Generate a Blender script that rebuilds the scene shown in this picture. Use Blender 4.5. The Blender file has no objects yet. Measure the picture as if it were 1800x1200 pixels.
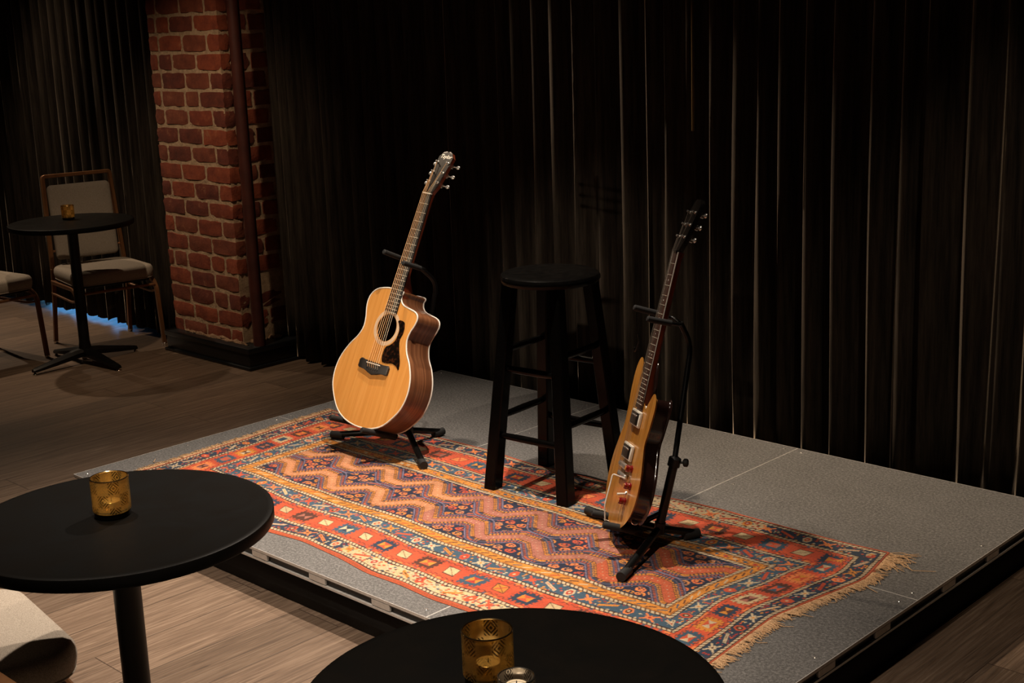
import bpy, bmesh, math, random
import numpy as np
from mathutils import Vector, Matrix
random.seed(7); rng = np.random.default_rng(5)
S = bpy.context.scene; COL = S.collection
PI = math.pi; TAU = 2*PI
FLOOR = -.14          # stage deck top is z = 0

# ---------------------------------------------------------------- camera
yaw, pitch, roll = -0.77202, 0.23345, -0.03575
cp = math.cos(pitch)
fw = Vector((math.sin(yaw)*cp, math.cos(yaw)*cp, -math.sin(pitch)))
rt = fw.cross(Vector((0, 0, 1))).normalized(); up = rt.cross(fw)
r2 = rt*math.cos(roll) + up*math.sin(roll); u2 = up*math.cos(roll) - rt*math.sin(roll)
cam = bpy.data.objects.new('camera', bpy.data.cameras.new('camera')); COL.objects.link(cam)
cam.matrix_world = Matrix(((r2.x, u2.x, -fw.x, 4.30807), (r2.y, u2.y, -fw.y, -2.15751), (r2.z, u2.z, -fw.z, 1.51095), (0, 0, 0, 1)))
cam.data.sensor_width = 36; cam.data.lens = 2352.89/1800*36
cam.data.clip_start = .05
S.camera = cam
# ---------------------------------------------------------------- world, light, exposure
W = bpy.data.worlds.new('world'); S.world = W; W.use_nodes = True
W.node_tree.nodes['Background'].inputs[0].default_value = (1, .8, .62, 1)
W.node_tree.nodes['Background'].inputs[1].default_value = .01
S.view_settings.view_transform = 'Standard'; S.view_settings.look = 'None'
S.view_settings.gamma = 1; S.view_settings.exposure = 0; S.view_settings.use_curve_mapping = False
def spot(name, loc, aim, power, col, angle, blend=.7, r=.03):
    l = bpy.data.lights.new(name, 'SPOT'); l.energy = power; l.color = col
    l.spot_size = math.radians(angle); l.spot_blend = blend; l.shadow_soft_size = r
    o = bpy.data.objects.new(name, l); COL.objects.link(o); o.location = loc
    o.rotation_euler = (Vector(aim)-Vector(loc)).to_track_quat('-Z', 'Y').to_euler()
    return o
WARM = (1, .72, .46)
spot('stage_spotlight', (1.5, .70, 2.55), (1.3, -.08, 0), 410, (1, .84, .69), 78, 1, .025)
spot('front_spotlight', (1.4, -.85, 2.6), (1.3, -.62, 0), 200, (1, .84, .69), 66, 1, .03)
spot('overhead_spotlight', (.65, 1.25, 2.6), (.6, .62, 0), 180, (1, .82, .65), 62, 1, .02)
spot('acoustic_spotlight', (.15, -3.3, 1.95), (.74, .88, .56), 360, (1, .83, .64), 17, .8, .04)
spot('right_spotlight', (2.8, -1.2, 2.6), (2.85, -.5, 0), 230, (1, .82, .65), 76, 1, .04)
spot('left_spotlight', (-.8, 1.2, 2.6), (2.95, 1.87, -.5), 780, (1, .78, .56), 31, 1, .03)
spot('curtain_fill', (3.1, .75, 2.6), (2.55, 1.87, .1), 42, (1, .78, .56), 46, 1, .03)  # added fill that lifts the facing folds of the right-hand curtain
spot('rear_downlight', (-3.3, 1.0, 2.6), (-2.5, 1.3, 0), 95, (1, .75, .52), 84, 1, .03)
spot('left_curtain_fill', (-5.7, 1.35, 2.6), (-3.0, 1.74, -.4), 170, (1, .75, .52), 44, 1, .03)  # extra spot added to streak the folds of the left curtain
spot('middle_downlight', (-.75, .5, 2.6), (-1.6, 1.5, .3), 88, (1, .74, .5), 62, 1, .03)
la = bpy.data.lights.new('blue_floor_light', 'AREA'); la.shape = 'RECTANGLE'; la.size = 1.0; la.size_y = .05
la.energy = 1.3; la.color = (.12, .42, .9)
lo = bpy.data.objects.new('blue_floor_light', la); COL.objects.link(lo); lo.location = (-3.4, 1.93, FLOOR+.10)
lo.rotation_euler = (math.radians(-65), 0, 0)

# ---------------------------------------------------------------- helpers
def link(o): COL.objects.link(o); return o
def tag(o, label=None, cat=None, group=None, kind=None):
    if label: o['label'] = label
    if cat: o['category'] = cat
    if group: o['group'] = group
    if kind: o['kind'] = kind
    return o
def empty(name, M=None):
    o = bpy.data.objects.new(name, None); o.empty_display_size = .05
    if M is not None: o.matrix_world = M
    return link(o)
def obj(name, bm, mat, parent=None, smooth=True, ang=35):
    me = bpy.data.meshes.new(name)
    bmesh.ops.recalc_face_normals(bm, faces=bm.faces[:])
    bm.to_mesh(me); bm.free()
    for m in (mat if isinstance(mat, (list, tuple)) else [mat]): me.materials.append(m)
    if smooth:
        me.polygons.foreach_set('use_smooth', [True]*len(me.polygons))
        try: me.set_sharp_from_angle(angle=math.radians(ang))
        except Exception: pass
    o = bpy.data.objects.new(name, me); link(o)
    if parent: o.parent = parent
    return o
def copy_tree(o, parent=None):
    c = o.copy(); COL.objects.link(c); c.parent = parent
    for ch in list(o.children): copy_tree(ch, c)
    return c
def quad_grid(bm, rows, closed=False):
    vs = [[bm.verts.new(p) for p in r] for r in rows]
    for i in range(len(vs)-1):
        n = len(vs[i])
        for j in range(n if closed else n-1):
            k = (j+1) % n
            try: bm.faces.new((vs[i][j], vs[i][k], vs[i+1][k], vs[i+1][j]))
            except ValueError: pass
    return vs
def box(bm, c, s, bev=0, seg=2, rot=None, mi=0):
    M = Matrix.Translation(c)
    if rot is not None: M = M @ rot.to_4x4()
    g = bmesh.ops.create_cube(bm, size=1, matrix=M @ Matrix.Diagonal((*s, 1)))
    fs = list({f for v in g['verts'] for f in v.link_faces})
    for f in fs: f.material_index = mi
    if bev:
        es = list({e for v in g['verts'] for e in v.link_edges})
        r = bmesh.ops.bevel(bm, geom=es, offset=bev, segments=seg, profile=.5, affect='EDGES')
        for f in r['faces']: f.material_index = mi
def lathe(bm, prof, n=48, M=None):
    rows = []
    for k in range(n):
        a = TAU*k/n
        rows.append([(r*math.cos(a), r*math.sin(a), z) for r, z in prof])
    vs = [[None]*len(prof) for _ in range(n)]
    axis = {}
    for j, (r, z) in enumerate(prof):
        if r < 1e-6:
            v = bm.verts.new((0, 0, z))
            for k in range(n): vs[k][j] = v
        else:
            for k in range(n): vs[k][j] = bm.verts.new(rows[k][j])
    new = {v for r in vs for v in r}
    for k in range(n):
        k2 = (k+1) % n
        for j in range(len(prof)-1):
            f = []
            for v in (vs[k][j], vs[k2][j], vs[k2][j+1], vs[k][j+1]):
                if v not in f: f.append(v)
            if len(f) > 2:
                try: bm.faces.new(f)
                except ValueError: pass
    if M is not None: bmesh.ops.transform(bm, matrix=M, verts=list(new))
def tube(bm, pts, r, n=10, closed=False, cap=True, flat=None):
    """sweep a circle (or ellipse flat=(a,b)) along pts; r number or list"""
    P = [Vector(p) for p in pts]; N = len(P)
    R = r if isinstance(r, (list, tuple)) else [r]*N
    T = []
    for i in range(N):
        a = P[(i-1) % N] if (closed or i) else P[0]; b = P[(i+1) % N] if (closed or i < N-1) else P[-1]
        T.append((b-a).normalized())
    u = T[0].orthogonal().normalized()
    rows = []
    for i in range(N):
        u = (u - T[i]*u.dot(T[i])).normalized(); w = T[i].cross(u)
        rows.append([P[i]+u*R[i]*math.cos(TAU*k/n)+w*R[i]*math.sin(TAU*k/n) for k in range(n)])
    if closed: rows.append(rows[0])
    vs = quad_grid(bm, rows, True)
    if cap and not closed:
        bm.faces.new(vs[0][::-1]); bm.faces.new(vs[-1])
    if closed: bmesh.ops.remove_doubles(bm, verts=[v for r_ in (vs[0], vs[-1]) for v in r_], dist=1e-6)
def arcpath(pts, rad, n=5):
    """round the corners of a polyline"""
    P = [Vector(p) for p in pts]; out = [P[0]]
    for i in range(1, len(P)-1):
        a, b, c = P[i-1], P[i], P[i+1]
        d = min(rad, (a-b).length*.45, (c-b).length*.45)
        p0 = b+(a-b).normalized()*d; p1 = b+(c-b).normalized()*d
        for k in range(n+1):
            t = k/n; out.append(p0*(1-t)**2+b*2*t*(1-t)+p1*t*t)
    out.append(P[-1]); return out
def cr(pts, n=8, closed=False):
    P = np.array(pts, float); N = len(P); out = []
    for i in range(N if closed else N-1):
        g = lambda k: P[k % N] if closed else P[min(max(k, 0), N-1)]
        a, b, c, d = g(i-1), g(i), g(i+1), g(i+2)
        for t in np.arange(n)/n:
            out.append(.5*((2*b)+(-a+c)*t+(2*a-5*b+4*c-d)*t*t+(-a+3*b-3*c+d)*t**3))
    if not closed: out.append(P[-1])
    return [tuple(float(x) for x in p) for p in out]
def prism(bm, pts, z0, z1, bev=0, mi=0):
    b = [bm.verts.new((x, y, z0)) for x, y in pts]; t = [bm.verts.new((x, y, z1)) for x, y in pts]
    n = len(pts)
    f0 = bm.faces.new(b[::-1]); f1 = bm.faces.new(t); fs = [f0, f1]
    for i in range(n): fs.append(bm.faces.new((b[i], b[(i+1) % n], t[(i+1) % n], t[i])))
    for f in fs: f.material_index = mi
    if bev:
        bmesh.ops.bevel(bm, geom=list(f1.edges), offset=bev, segments=2, profile=.5, affect='EDGES')
def bm_new(): return bmesh.new()

# ---------------------------------------------------------------- materials
def mat(name, col, rough=.5, metal=0, **kw):
    m = bpy.data.materials.new(name); m.use_nodes = True
    b = m.node_tree.nodes['Principled BSDF']
    b.inputs['Base Color'].default_value = (*col, 1); b.inputs['Roughness'].default_value = rough
    b.inputs['Metallic'].default_value = metal
    for k, v in kw.items():
        k = k.replace('_', ' ')
        if k in b.inputs: b.inputs[k].default_value = v
    return m
class NT:
    def __init__(s, m): s.m = m; s.t = m.node_tree; s.b = s.t.nodes['Principled BSDF']
    def n(s, ty, **kw):
        x = s.t.nodes.new(ty)
        for k, v in kw.items():
            if k in x.inputs: x.inputs[k].default_value = v
            else: setattr(x, k, v)
        return x
    def l(s, a, b): s.t.links.new(a, b)
    def coord(s, scale=(1, 1, 1), rot=(0, 0, 0), kind='Object'):
        c = s.n('ShaderNodeTexCoord'); mp = s.n('ShaderNodeMapping')
        mp.inputs['Scale'].default_value = scale; mp.inputs['Rotation'].default_value = rot
        s.l(c.outputs[kind], mp.inputs['Vector']); return mp.outputs[0]
    def noise(s, vec, scale, detail=4, rough=.55, dist=0):
        x = s.n('ShaderNodeTexNoise'); x.inputs['Scale'].default_value = scale; x.inputs['Detail'].default_value = detail
        x.inputs['Roughness'].default_value = rough; x.inputs['Distortion'].default_value = dist
        s.l(vec, x.inputs['Vector']); return x.outputs['Fac']
    def ramp(s, fac, stops):
        r = s.n('ShaderNodeValToRGB'); e = r.color_ramp.elements
        while len(e) < len(stops): e.new(.5)
        for q, (p, c) in zip(e, stops): q.position = p; q.color = (*c, 1)
        s.l(fac, r.inputs[0]); return r.outputs[0]
    def mix(s, fac, a, b, mode='MIX'):
        x = s.n('ShaderNodeMix', data_type='RGBA', blend_type=mode)
        for v, i in ((fac, 0), (a, 6), (b, 7)):
            if isinstance(v, (int, float)): x.inputs[i].default_value = v
            elif isinstance(v, tuple): x.inputs[i].default_value = (*v, 1)
            else: s.l(v, x.inputs[i])
        return x.outputs[2]
    def math(s, op, a, b=None):
        x = s.n('ShaderNodeMath', operation=op)
        for v, i in ((a, 0), (b, 1)):
            if v is None: continue
            if isinstance(v, (int, float)): x.inputs[i].default_value = v
            else: s.l(v, x.inputs[i])
        return x.outputs[0]
    def base(s, c): s.l(c, s.b.inputs['Base Color'])
    def rough(s, f): s.l(f, s.b.inputs['Roughness'])
    def bump(s, h, strength=.3, dist=.002):
        x = s.n('ShaderNodeBump'); x.inputs['Strength'].default_value = strength; x.inputs['Distance'].default_value = dist
        s.l(h, x.inputs['Height']); s.l(x.outputs[0], s.b.inputs['Normal'])
def varied(name, c0, c1, rough, scale=8, stretch=(1, 1, 1), bump=.1, bd=.001, metal=0, lo=.35, hi=.65, **kw):
    m = mat(name, c0, rough, metal, **kw); t = NT(m); v = t.coord(stretch)
    f = t.noise(v, scale, 5); t.base(t.ramp(f, [(lo, c0), (hi, c1)]))
    if bump: t.bump(f, bump, bd)
    return m
def srgb(r, g, b):
    f = lambda c: (c/255/12.92) if c <= 10 else ((c/255+.055)/1.055)**2.4
    return (f(r), f(g), f(b))

# wood floor: planks run along Y
M_floor = mat('oak_floor', (.1, .05, .03), .42); t = NT(M_floor)
c = t.n('ShaderNodeTexCoord'); sp = t.n('ShaderNodeSeparateXYZ'); cb = t.n('ShaderNodeCombineXYZ')
t.l(c.outputs['Object'], sp.inputs[0]); t.l(sp.outputs[1], cb.inputs[0]); t.l(sp.outputs[0], cb.inputs[1])
bk = t.n('ShaderNodeTexBrick', offset=.37, offset_frequency=2); t.l(cb.outputs[0], bk.inputs['Vector'])
for k, v in (('Scale', 1), ('Mortar Size', .0018), ('Mortar Smooth', .2), ('Brick Width', 1.5), ('Row Height', .185), ('Bias', 0)): bk.inputs[k].default_value = v
bk.inputs['Color1'].default_value = (0, 0, 0, 1); bk.inputs['Color2'].default_value = (1, 1, 1, 1); bk.inputs['Mortar'].default_value = (.5, .5, .5, 1)
mp = t.n('ShaderNodeMapping'); mp.inputs['Scale'].default_value = (1.3, 30, 1); 
ad = t.n('ShaderNodeVectorMath', operation='ADD'); t.l(cb.outputs[0], ad.inputs[0])
sc = t.n('ShaderNodeVectorMath', operation='SCALE'); t.l(bk.outputs['Color'], sc.inputs[0]); sc.inputs['Scale'].default_value = 7.3
t.l(sc.outputs[0], ad.inputs[1]); t.l(ad.outputs[0], mp.inputs['Vector'])
g1 = t.noise(mp.outputs[0], 3, 8, .65, 1.2)
mp2 = t.n('ShaderNodeMapping'); mp2.inputs['Scale'].default_value = (3, 9, 1); t.l(ad.outputs[0], mp2.inputs['Vector'])
wv = t.n('ShaderNodeTexWave', wave_type='BANDS', bands_direction='Y'); t.l(mp2.outputs[0], wv.inputs['Vector'])
for k, v in (('Scale', 2.2), ('Distortion', 7), ('Detail', 3), ('Detail Scale', .6)): wv.inputs[k].default_value = v
base = t.ramp(g1, [(.28, srgb(74, 61, 51)), (.5, srgb(122, 103, 87)), (.72, srgb(158, 138, 119))])
tone = t.ramp(bk.outputs['Color'], [(0, (.62, .62, .62)), (.5, (.86, .85, .85)), (1, (1.02, 1.01, 1.0))])
col = t.mix(1.0, base, tone, 'MULTIPLY')
col = t.mix(t.math('MULTIPLY', wv.outputs['Fac'], .32), col, srgb(100, 78, 60))
col = t.mix(t.math('MULTIPLY', bk.outputs['Fac'], .75), col, srgb(46, 34, 28))
t.base(col); t.rough(t.ramp(g1, [(.3, (.5, .5, .5)), (.7, (.36, .36, .36))]))
t.bump(t.math('SUBTRACT', g1, bk.outputs['Fac']), .25, .001)

M_carpet = mat('grey_felt', (.1, .1, .1), .95); t = NT(M_carpet); v = t.coord()
f1 = t.noise(v, 125, 6, .85); f2 = t.noise(v, 9, 4)
c1 = t.ramp(f1, [(.36, srgb(50, 50, 50)), (.5, srgb(98, 97, 96)), (.64, srgb(150, 148, 146))])
t.base(t.mix(.3, c1, t.ramp(f2, [(.3, srgb(82, 80, 78)), (.7, srgb(106, 104, 102))]))); t.bump(f1, .3, .001)
M_alu = varied('aluminium', (.62, .6, .57), (.74, .72, .69), .42, 60, (1, 1, 1), .03, metal=.35)
M_skirt = mat('black_skirt', (.004, .004, .004), .9)
M_black = varied('black_paint', (.002, .002, .002), (.005, .0045, .004), .4, 30, (1, 1, 1), .05, Specular_IOR_Level=.35)
M_dark = varied('dark_wall', (.012, .01, .009), (.02, .017, .014), .9, 3)
M_stool = varied('black_lacquer', (.0016, .0015, .0014), (.003, .0027, .0024), .24, 40, (1, 1, 6), .04, Specular_IOR_Level=.1)
M_foam = mat('black_foam', (.006, .006, .006), .8); t = NT(M_foam); t.bump(t.noise(t.coord(), 400, 2), .3, .0005)
M_stand = mat('black_powdercoat', (.004, .004, .004), .34, 0, Specular_IOR_Level=.35)
M_rubber = mat('rubber', (.012, .012, .012), .7)
M_chrome = mat('chrome', (.85, .82, .76), .16, .8)
M_steel = mat('steel_string', (.8, .68, .5), .4, .4)
M_bronze = mat('bronze_string', (.85, .5, .24), .45, .35)
M_dull = mat('dull_steel_string', (.3, .25, .2), .5, .4)
M_arm = mat('polished_steel_arm', (.85, .82, .75), .3, .25)
M_fret = mat('nickel_fret', (.75, .68, .55), .35, .4)
M_white = mat('cream_plastic', (.72, .68, .58), .35)
M_ebony = varied('ebony', (.012, .01, .009), (.03, .024, .02), .45, 40, (1, .1, 1), .02)
M_rosef = varied('rosewood_board', (.028, .012, .008), (.07, .03, .02), .5, 60, (1, .08, 1), .05)

def curtain_mat(name, sheen, base, tint):
    m = mat(name, base, .95); b = m.node_tree.nodes['Principled BSDF']
    b.inputs['Sheen Weight'].default_value = sheen; b.inputs['Sheen Roughness'].default_value = .22
    b.inputs['Sheen Tint'].default_value = (*tint, 1); b.inputs['Specular IOR Level'].default_value = .1
    t = NT(m); f = t.noise(t.coord((22, 22, 1.3)), 2.5, 7, .7)
    t.base(t.ramp(f, [(.35, tuple(x*.5 for x in base)), (.65, tuple(x*1.7 for x in base))])); t.bump(f, .25, .004)
    return m
M_velvet = curtain_mat('brown_black_velvet', 1.0, (.026, .0205, .0155), (1, .82, .62))

M_brick = []
for i, (a, b_) in enumerate([((134, 62, 38), (100, 42, 27)), ((146, 70, 42), (112, 48, 30)), ((112, 52, 36), (82, 36, 26)), ((128, 66, 44), (98, 46, 30))]):
    m = mat('red_brick_%d' % i, (.3, .1, .05), .92); t = NT(m); v = t.coord()
    f = t.noise(v, 16, 6, .7); f2 = t.noise(v, 90, 3)
    cc = t.ramp(f, [(.32, srgb(*b_)), (.6, srgb(*a)), (.78, srgb(160, 112, 80))])
    t.base(cc); t.bump(t.math('ADD', f, t.math('MULTIPLY', f2, .4)), .6, .005); M_brick.append(m)
M_mortar = mat('lime_mortar', (.3, .25, .2), .95); t = NT(M_mortar); f = t.noise(t.coord(), 28, 7, .75)
t.base(t.ramp(f, [(.3, srgb(150, 122, 94)), (.65, srgb(206, 176, 142))])); t.bump(f, 1, .012)
M_crumb = varied('crumbled_mortar', srgb(96, 72, 54), srgb(150, 120, 92), .95, 60)
M_plinth = mat('black_gloss_plinth', (.008, .009, .01), .35)
M_pipe = varied('red_oxide_pipe', srgb(62, 29, 23), srgb(78, 38, 30), .5, 12)
M_gold = None
def glass_metal(name, col, dens):
    """metallised votive glass: gold film with finely etched geometric lines"""
    m = mat(name, col, .14, 1); t = NT(m)
    c = t.n('ShaderNodeTexCoord'); sp = t.n('ShaderNodeSeparateXYZ'); t.l(c.outputs['Object'], sp.inputs[0])
    ang = t.math('ARCTAN2', sp.outputs[1], sp.outputs[0]); 
    u = t.math('MULTIPLY', ang, 10/TAU); v = t.math('MULTIPLY', sp.outputs[2], 1/.026)
    fu = t.math('SUBTRACT', t.math('FRACT', t.math('ADD', u, 20)), .5); fv = t.math('SUBTRACT', t.math('FRACT', v), .5)
    au = t.math('ABSOLUTE', fu); av = t.math('ABSOLUTE', fv)
    chev = t.math('ADD', au, t.math('MULTIPLY', av, 1.0))
    lines = t.math('GREATER_THAN', t.math('SINE', t.math('MULTIPLY', chev, TAU*4)), .1)
    cell = t.math('GREATER_THAN', t.math('FRACT', t.math('ADD', t.math('MULTIPLY', t.math('FLOOR', t.math('ADD', u, 20)), .5), t.math('MULTIPLY', t.math('FLOOR', v), .5))), .25)
    edge = t.math('GREATER_THAN', t.math('MAXIMUM', au, av), .465)
    dark = t.math('MULTIPLY', t.math('MULTIPLY', lines, cell), t.math('SUBTRACT', 1, edge))
    nz = t.noise(c.outputs['Object'], 60, 3)
    t.base(t.mix(t.math('MULTIPLY', dark, .95), col, tuple(x*.04 for x in col)))
    t.rough(t.ramp(nz, [(.3, (.12,)*3), (.7, (.3,)*3)]))
    m.node_tree.nodes['Principled BSDF'].inputs['Metallic'].default_value = .85
    tr = t.n('ShaderNodeBsdfTransparent'); tr.inputs[0].default_value = (.86, .67, .34, 1) if dens < .8 else (.8, .72, .62, 1)
    tl = t.n('ShaderNodeBsdfTranslucent'); t.l(t.mix(t.math('MULTIPLY', dark, .8), col, tuple(x*.1 for x in col)), tl.inputs[0])
    m1 = t.n('ShaderNodeMixShader'); m1.inputs[0].default_value = .72
    mx = t.n('ShaderNodeMixShader'); mx.inputs[0].default_value = dens
    out = t.t.nodes['Material Output']
    t.l(tl.outputs[0], m1.inputs[1]); t.l(t.b.outputs[0], m1.inputs[2])
    t.l(tr.outputs[0], mx.inputs[1]); t.l(m1.outputs[0], mx.inputs[2]); t.l(mx.outputs[0], out.inputs[0])
    return m
M_gold = glass_metal('gold_etched_glass', (.92, .68, .27), .55)
M_silver = glass_metal('silver_mercury_glass', (.75, .68, .58), .85)
M_rim = mat('gold_rim', (.85, .62, .3), .18, 1)
M_wax = mat('white_wax', (.75, .68, .55), .5); M_tin = mat('tealight_tin', (.8, .75, .66), .22, 1)
M_table = mat('black_tabletop', (.01, .009, .009), .5); t = NT(M_table); v = t.coord((1, 1, 1))
f = t.noise(v, 5, 4, .6, 1.5); t.rough(t.ramp(f, [(.35, (.5,)*3), (.7, (.38,)*3)])); t.base(t.ramp(f, [(.35, (.002, .002, .0018)), (.75, (.0055, .0046, .0038))])); t.b.inputs['Specular IOR Level'].default_value = .1
M_uph = mat('beige_upholstery', (.4, .33, .27), .9); t = NT(M_uph); v = t.coord(); f = t.noise(v, 420, 2)
t.base(t.ramp(f, [(.3, srgb(134, 123, 110)), (.7, srgb(176, 165, 150))])); t.bump(f, .4, .0008)
M_cframe = varied('bronze_chair_frame', srgb(128, 88, 58), srgb(150, 106, 70), .38, 20, (1, 1, .2), .03, metal=.55)
M_glide = mat('chrome_glide', (.8, .78, .74), .2, 1)

def wood(name, stops, rough, stretch, scale=6, coat=.5, dist=.6, bump=.05, rings=None):
    m = mat(name, (.5, .3, .1), rough); t = NT(m); v = t.coord(stretch)
    f = t.noise(v, scale, 7, .6, dist); col = t.ramp(f, [(p, srgb(*c)) for p, c in stops])
    f2 = t.noise(t.coord(tuple(x*3 for x in stretch)), scale*2, 3, .5)
    col = t.mix(t.math('MULTIPLY', f2, .22), col, tuple(x*.45 for x in srgb(*stops[0][1])))
    t.base(col); t.bump(f, bump, .0004); t.b.inputs['Coat Weight'].default_value = coat; t.b.inputs['Coat Roughness'].default_value = .12
    return m
M_spruce = wood('spruce_top', [(.3, (206, 138, 62)), (.5, (219, 152, 74)), (.7, (228, 164, 88))], .38, (26, .9, 1), 3, .35, .25)
M_side = wood('rosewood_sides', [(.3, (84, 50, 32)), (.5, (128, 82, 54)), (.7, (156, 106, 72))], .35, (.6, .6, 34), 3, .4, .5)
M_mahog = wood('mahogany_neck', [(.3, (92, 38, 22)), (.6, (138, 62, 34)), (.8, (160, 78, 44))], .35, (20, 2, 20), 3, .5)
M_gbody = wood('figured_amber_top', [(.25, (150, 96, 36)), (.5, (194, 134, 58)), (.75, (216, 158, 80))], .26, (16, 1.3, 1), 3, .9, .4)
M_gside = mat('dark_gloss_sides', (.012, .005, .004), .18, 0, Coat_Weight=.6)
M_bind = mat('cream_binding', (.78, .74, .66), .35)
M_head = varied('black_headstock', (.008, .007, .006), (.022, .018, .015), .34, 90, (1, .05, 1), .02, Specular_IOR_Level=.15)
M_tort = mat('tortoise_pickguard', (.02, .008, .005), .12); t = NT(M_tort); f = t.noise(t.coord(), 70, 3, .6)
t.base(t.ramp(f, [(.5, (.006, .004, .003)), (.72, (.06, .018, .007)), (.8, (.22, .08, .02))]))
M_ruby = mat('ruby_knob', (.28, .008, .006), .08, 0, Transmission_Weight=.5, Coat_Weight=.8)
M_rosette = mat('rosette_inlay', (.6, .45, .3), .35); t = NT(M_rosette)
c = t.n('ShaderNodeTexCoord'); ln = t.n('ShaderNodeVectorMath', operation='LENGTH'); t.l(c.outputs['Object'], ln.inputs[0])
sn = t.math('SINE', t.math('MULTIPLY', ln.outputs['Value'], TAU/.0042)); t.base(t.ramp(t.math('ADD', t.math('MULTIPLY', sn, .5), .5), [(.2, srgb(176, 128, 88)), (.6, srgb(226, 205, 176))]))
M_logo = mat('pearl_logo', (.8, .76, .68), .3)
M_seam = mat('dark_inside', (.05, .03, .02), .8)

# ---------------------------------------------------------------- room shell
def struct(name, bm, m, label, cat='structure'):
    o = obj(name, bm, m, None, False); tag(o, label, cat, None, 'structure'); return o
X0, X1, Y0, Y1, ZC = -6.4, 5.6, -3.6, 2.45, 2.95
bm = bm_new(); box(bm, ((X0+X1)/2, (Y0+Y1)/2, FLOOR-.03), (X1-X0, Y1-Y0, .06)); struct('floor', bm, M_floor, 'brown oak plank floor around the low stage', 'floor')
for nm, c, s in (('wall_back', ((X0+X1)/2, Y1+.05, 1.4), (X1-X0+.2, .1, 3.1)), ('wall_left', (X0-.05, (Y0+Y1)/2, 1.4), (.1, Y1-Y0, 3.1)),
                 ('wall_right', (X1+.05, (Y0+Y1)/2, 1.4), (.1, Y1-Y0, 3.1)), ('wall_front', ((X0+X1)/2, Y0-.05, 1.4), (X1-X0+.2, .1, 3.1)),
                 ('ceiling', ((X0+X1)/2, (Y0+Y1)/2, ZC+.05), (X1-X0, Y1-Y0, .1))):
    bm = bm_new(); box(bm, c, s); struct(nm, bm, M_dark, 'dark unlit ' + nm.replace('_', ' ') + ' of the lounge', nm.split('_')[0])

# ---------------------------------------------------------------- brick pillar
BX0, BX1, BY0, BY1 = -1.92, -1.29, 1.64, 2.3
bm = bm_new(); box(bm, ((BX0+BX1)/2, (BY0+BY1)/2, (FLOOR+ZC)/2), (BX1-BX0-.009, BY1-BY0-.009, ZC-FLOOR))
pillar = obj('brick_pillar', bm, M_mortar, None, False)
tag(pillar, 'exposed red brick pillar with rough pale mortar between the curtains', 'pillar', None, 'structure')
def rough_brick(bm, x0, x1, y0, y1, z0, z1, mi, jit=.004):
    N = 4; vs = {}
    def vt(i, j, k):
        if (i, j, k) not in vs:
            p = [x0+(x1-x0)*i/N, y0+(y1-y0)*j/N, z0+(z1-z0)*k/N]
            e = [i in (0, N), j in (0, N), k in (0, N)]
            if sum(e) >= 2:
                m_ = .006 if sum(e) == 3 else .003
                for q, c_ in enumerate((i, j, k)):
                    if e[q]: p[q] += (1 if c_ == 0 else -1)*m_*random.random()
            vs[i, j, k] = bm.verts.new([c_+random.uniform(-jit, jit)*.6 for c_ in p])
        return vs[i, j, k]
    for a in range(N):
        for b in range(N):
            for k in (0, N):
                for q in ((lambda u, v: (u, v, k)), (lambda u, v: (u, k, v)), (lambda u, v: (k, u, v))):
                    f = bm.faces.new([vt(*q(a, b)), vt(*q(a+1, b)), vt(*q(a+1, b+1)), vt(*q(a, b+1))]); f.material_index = mi
bm = bm_new(); z = FLOOR+.1; row = 0
while z < ZC-.05:
    h = .076; x = BX1; first = .205 if row % 2 else .10
    seq = []
    w = first
    while x > BX0:
        seq.append((max(x-w, BX0), x)); x -= w+.017; w = .2 if random.random() < .8 else .11
    er = .0 if z > .3 else .02*random.random()
    for a, b in seq:
        if b-a > .03: rough_brick(bm, a, b-(er if b == BX1 else 0), BY0, BY0+.06, z+random.uniform(-.003, .003), z+h, random.randrange(4))
    y = BY0+.062; w = .1 if row % 2 else .2
    while y < BY1-.03:
        rough_brick(bm, BX1-.06, BX1-er, y+.0, min(y+w, BY1), z+random.uniform(-.003, .003), z+h, random.randrange(4)); y += w+.017; w = .2 if random.random() < .8 else .11
    z += .092; row += 1
obj('bricks', bm, M_brick, pillar)
# mortar rubble on the ledge
bm = bm_new()
for k in range(46):
    if k < 28: p = (BX0+.05+random.random()*(BX1-BX0-.02), BY0-.012*random.random())
    else: p = (BX1+.012*random.random(), BY0+random.random()*.5)
    s = random.uniform(.010, .024)
    bmesh.ops.create_icosphere(bm, subdivisions=1, radius=s, matrix=Matrix.Translation((*p, -.030+random.random()*.006)) @ Matrix.Diagonal((2.4, .6, .7, 1)))
for v in bm.verts: v.co += Vector((random.uniform(-.004, .004),)*3)
obj('mortar_crumbs', bm, M_crumb, pillar)
PX0, PX1, PY0 = -1.93, -1.175, 1.588
bm = bm_new()
box(bm, ((PX0+PX1)/2, (PY0+2.3)/2, FLOOR+.055), (PX1-PX0, 2.3-PY0, .11), .004)
box(bm, ((PX0+PX1)/2, (PY0+2.3)/2, FLOOR+.0085), (PX1-PX0+.026, 2.3-PY0+.026, .017), .006)
box(bm, ((PX0+PX1)/2, (PY0+2.3)/2, FLOOR+.0985), (PX1-PX0+.018, 2.3-PY0+.018, .03), .006)
pl = obj('plinth', bm, M_plinth, pillar); tag(pl, 'black painted moulded plinth')
bm = bm_new(); tube(bm, [(-1.197, 1.672, FLOOR+.113+(ZC-FLOOR-.113)*k/12) for k in range(13)], .031, 20)
o = obj('heating_pipe', bm, M_pipe, None); tag(o, 'dark red painted vertical pipe in front of the brick pillar corner', 'pipe')

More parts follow.
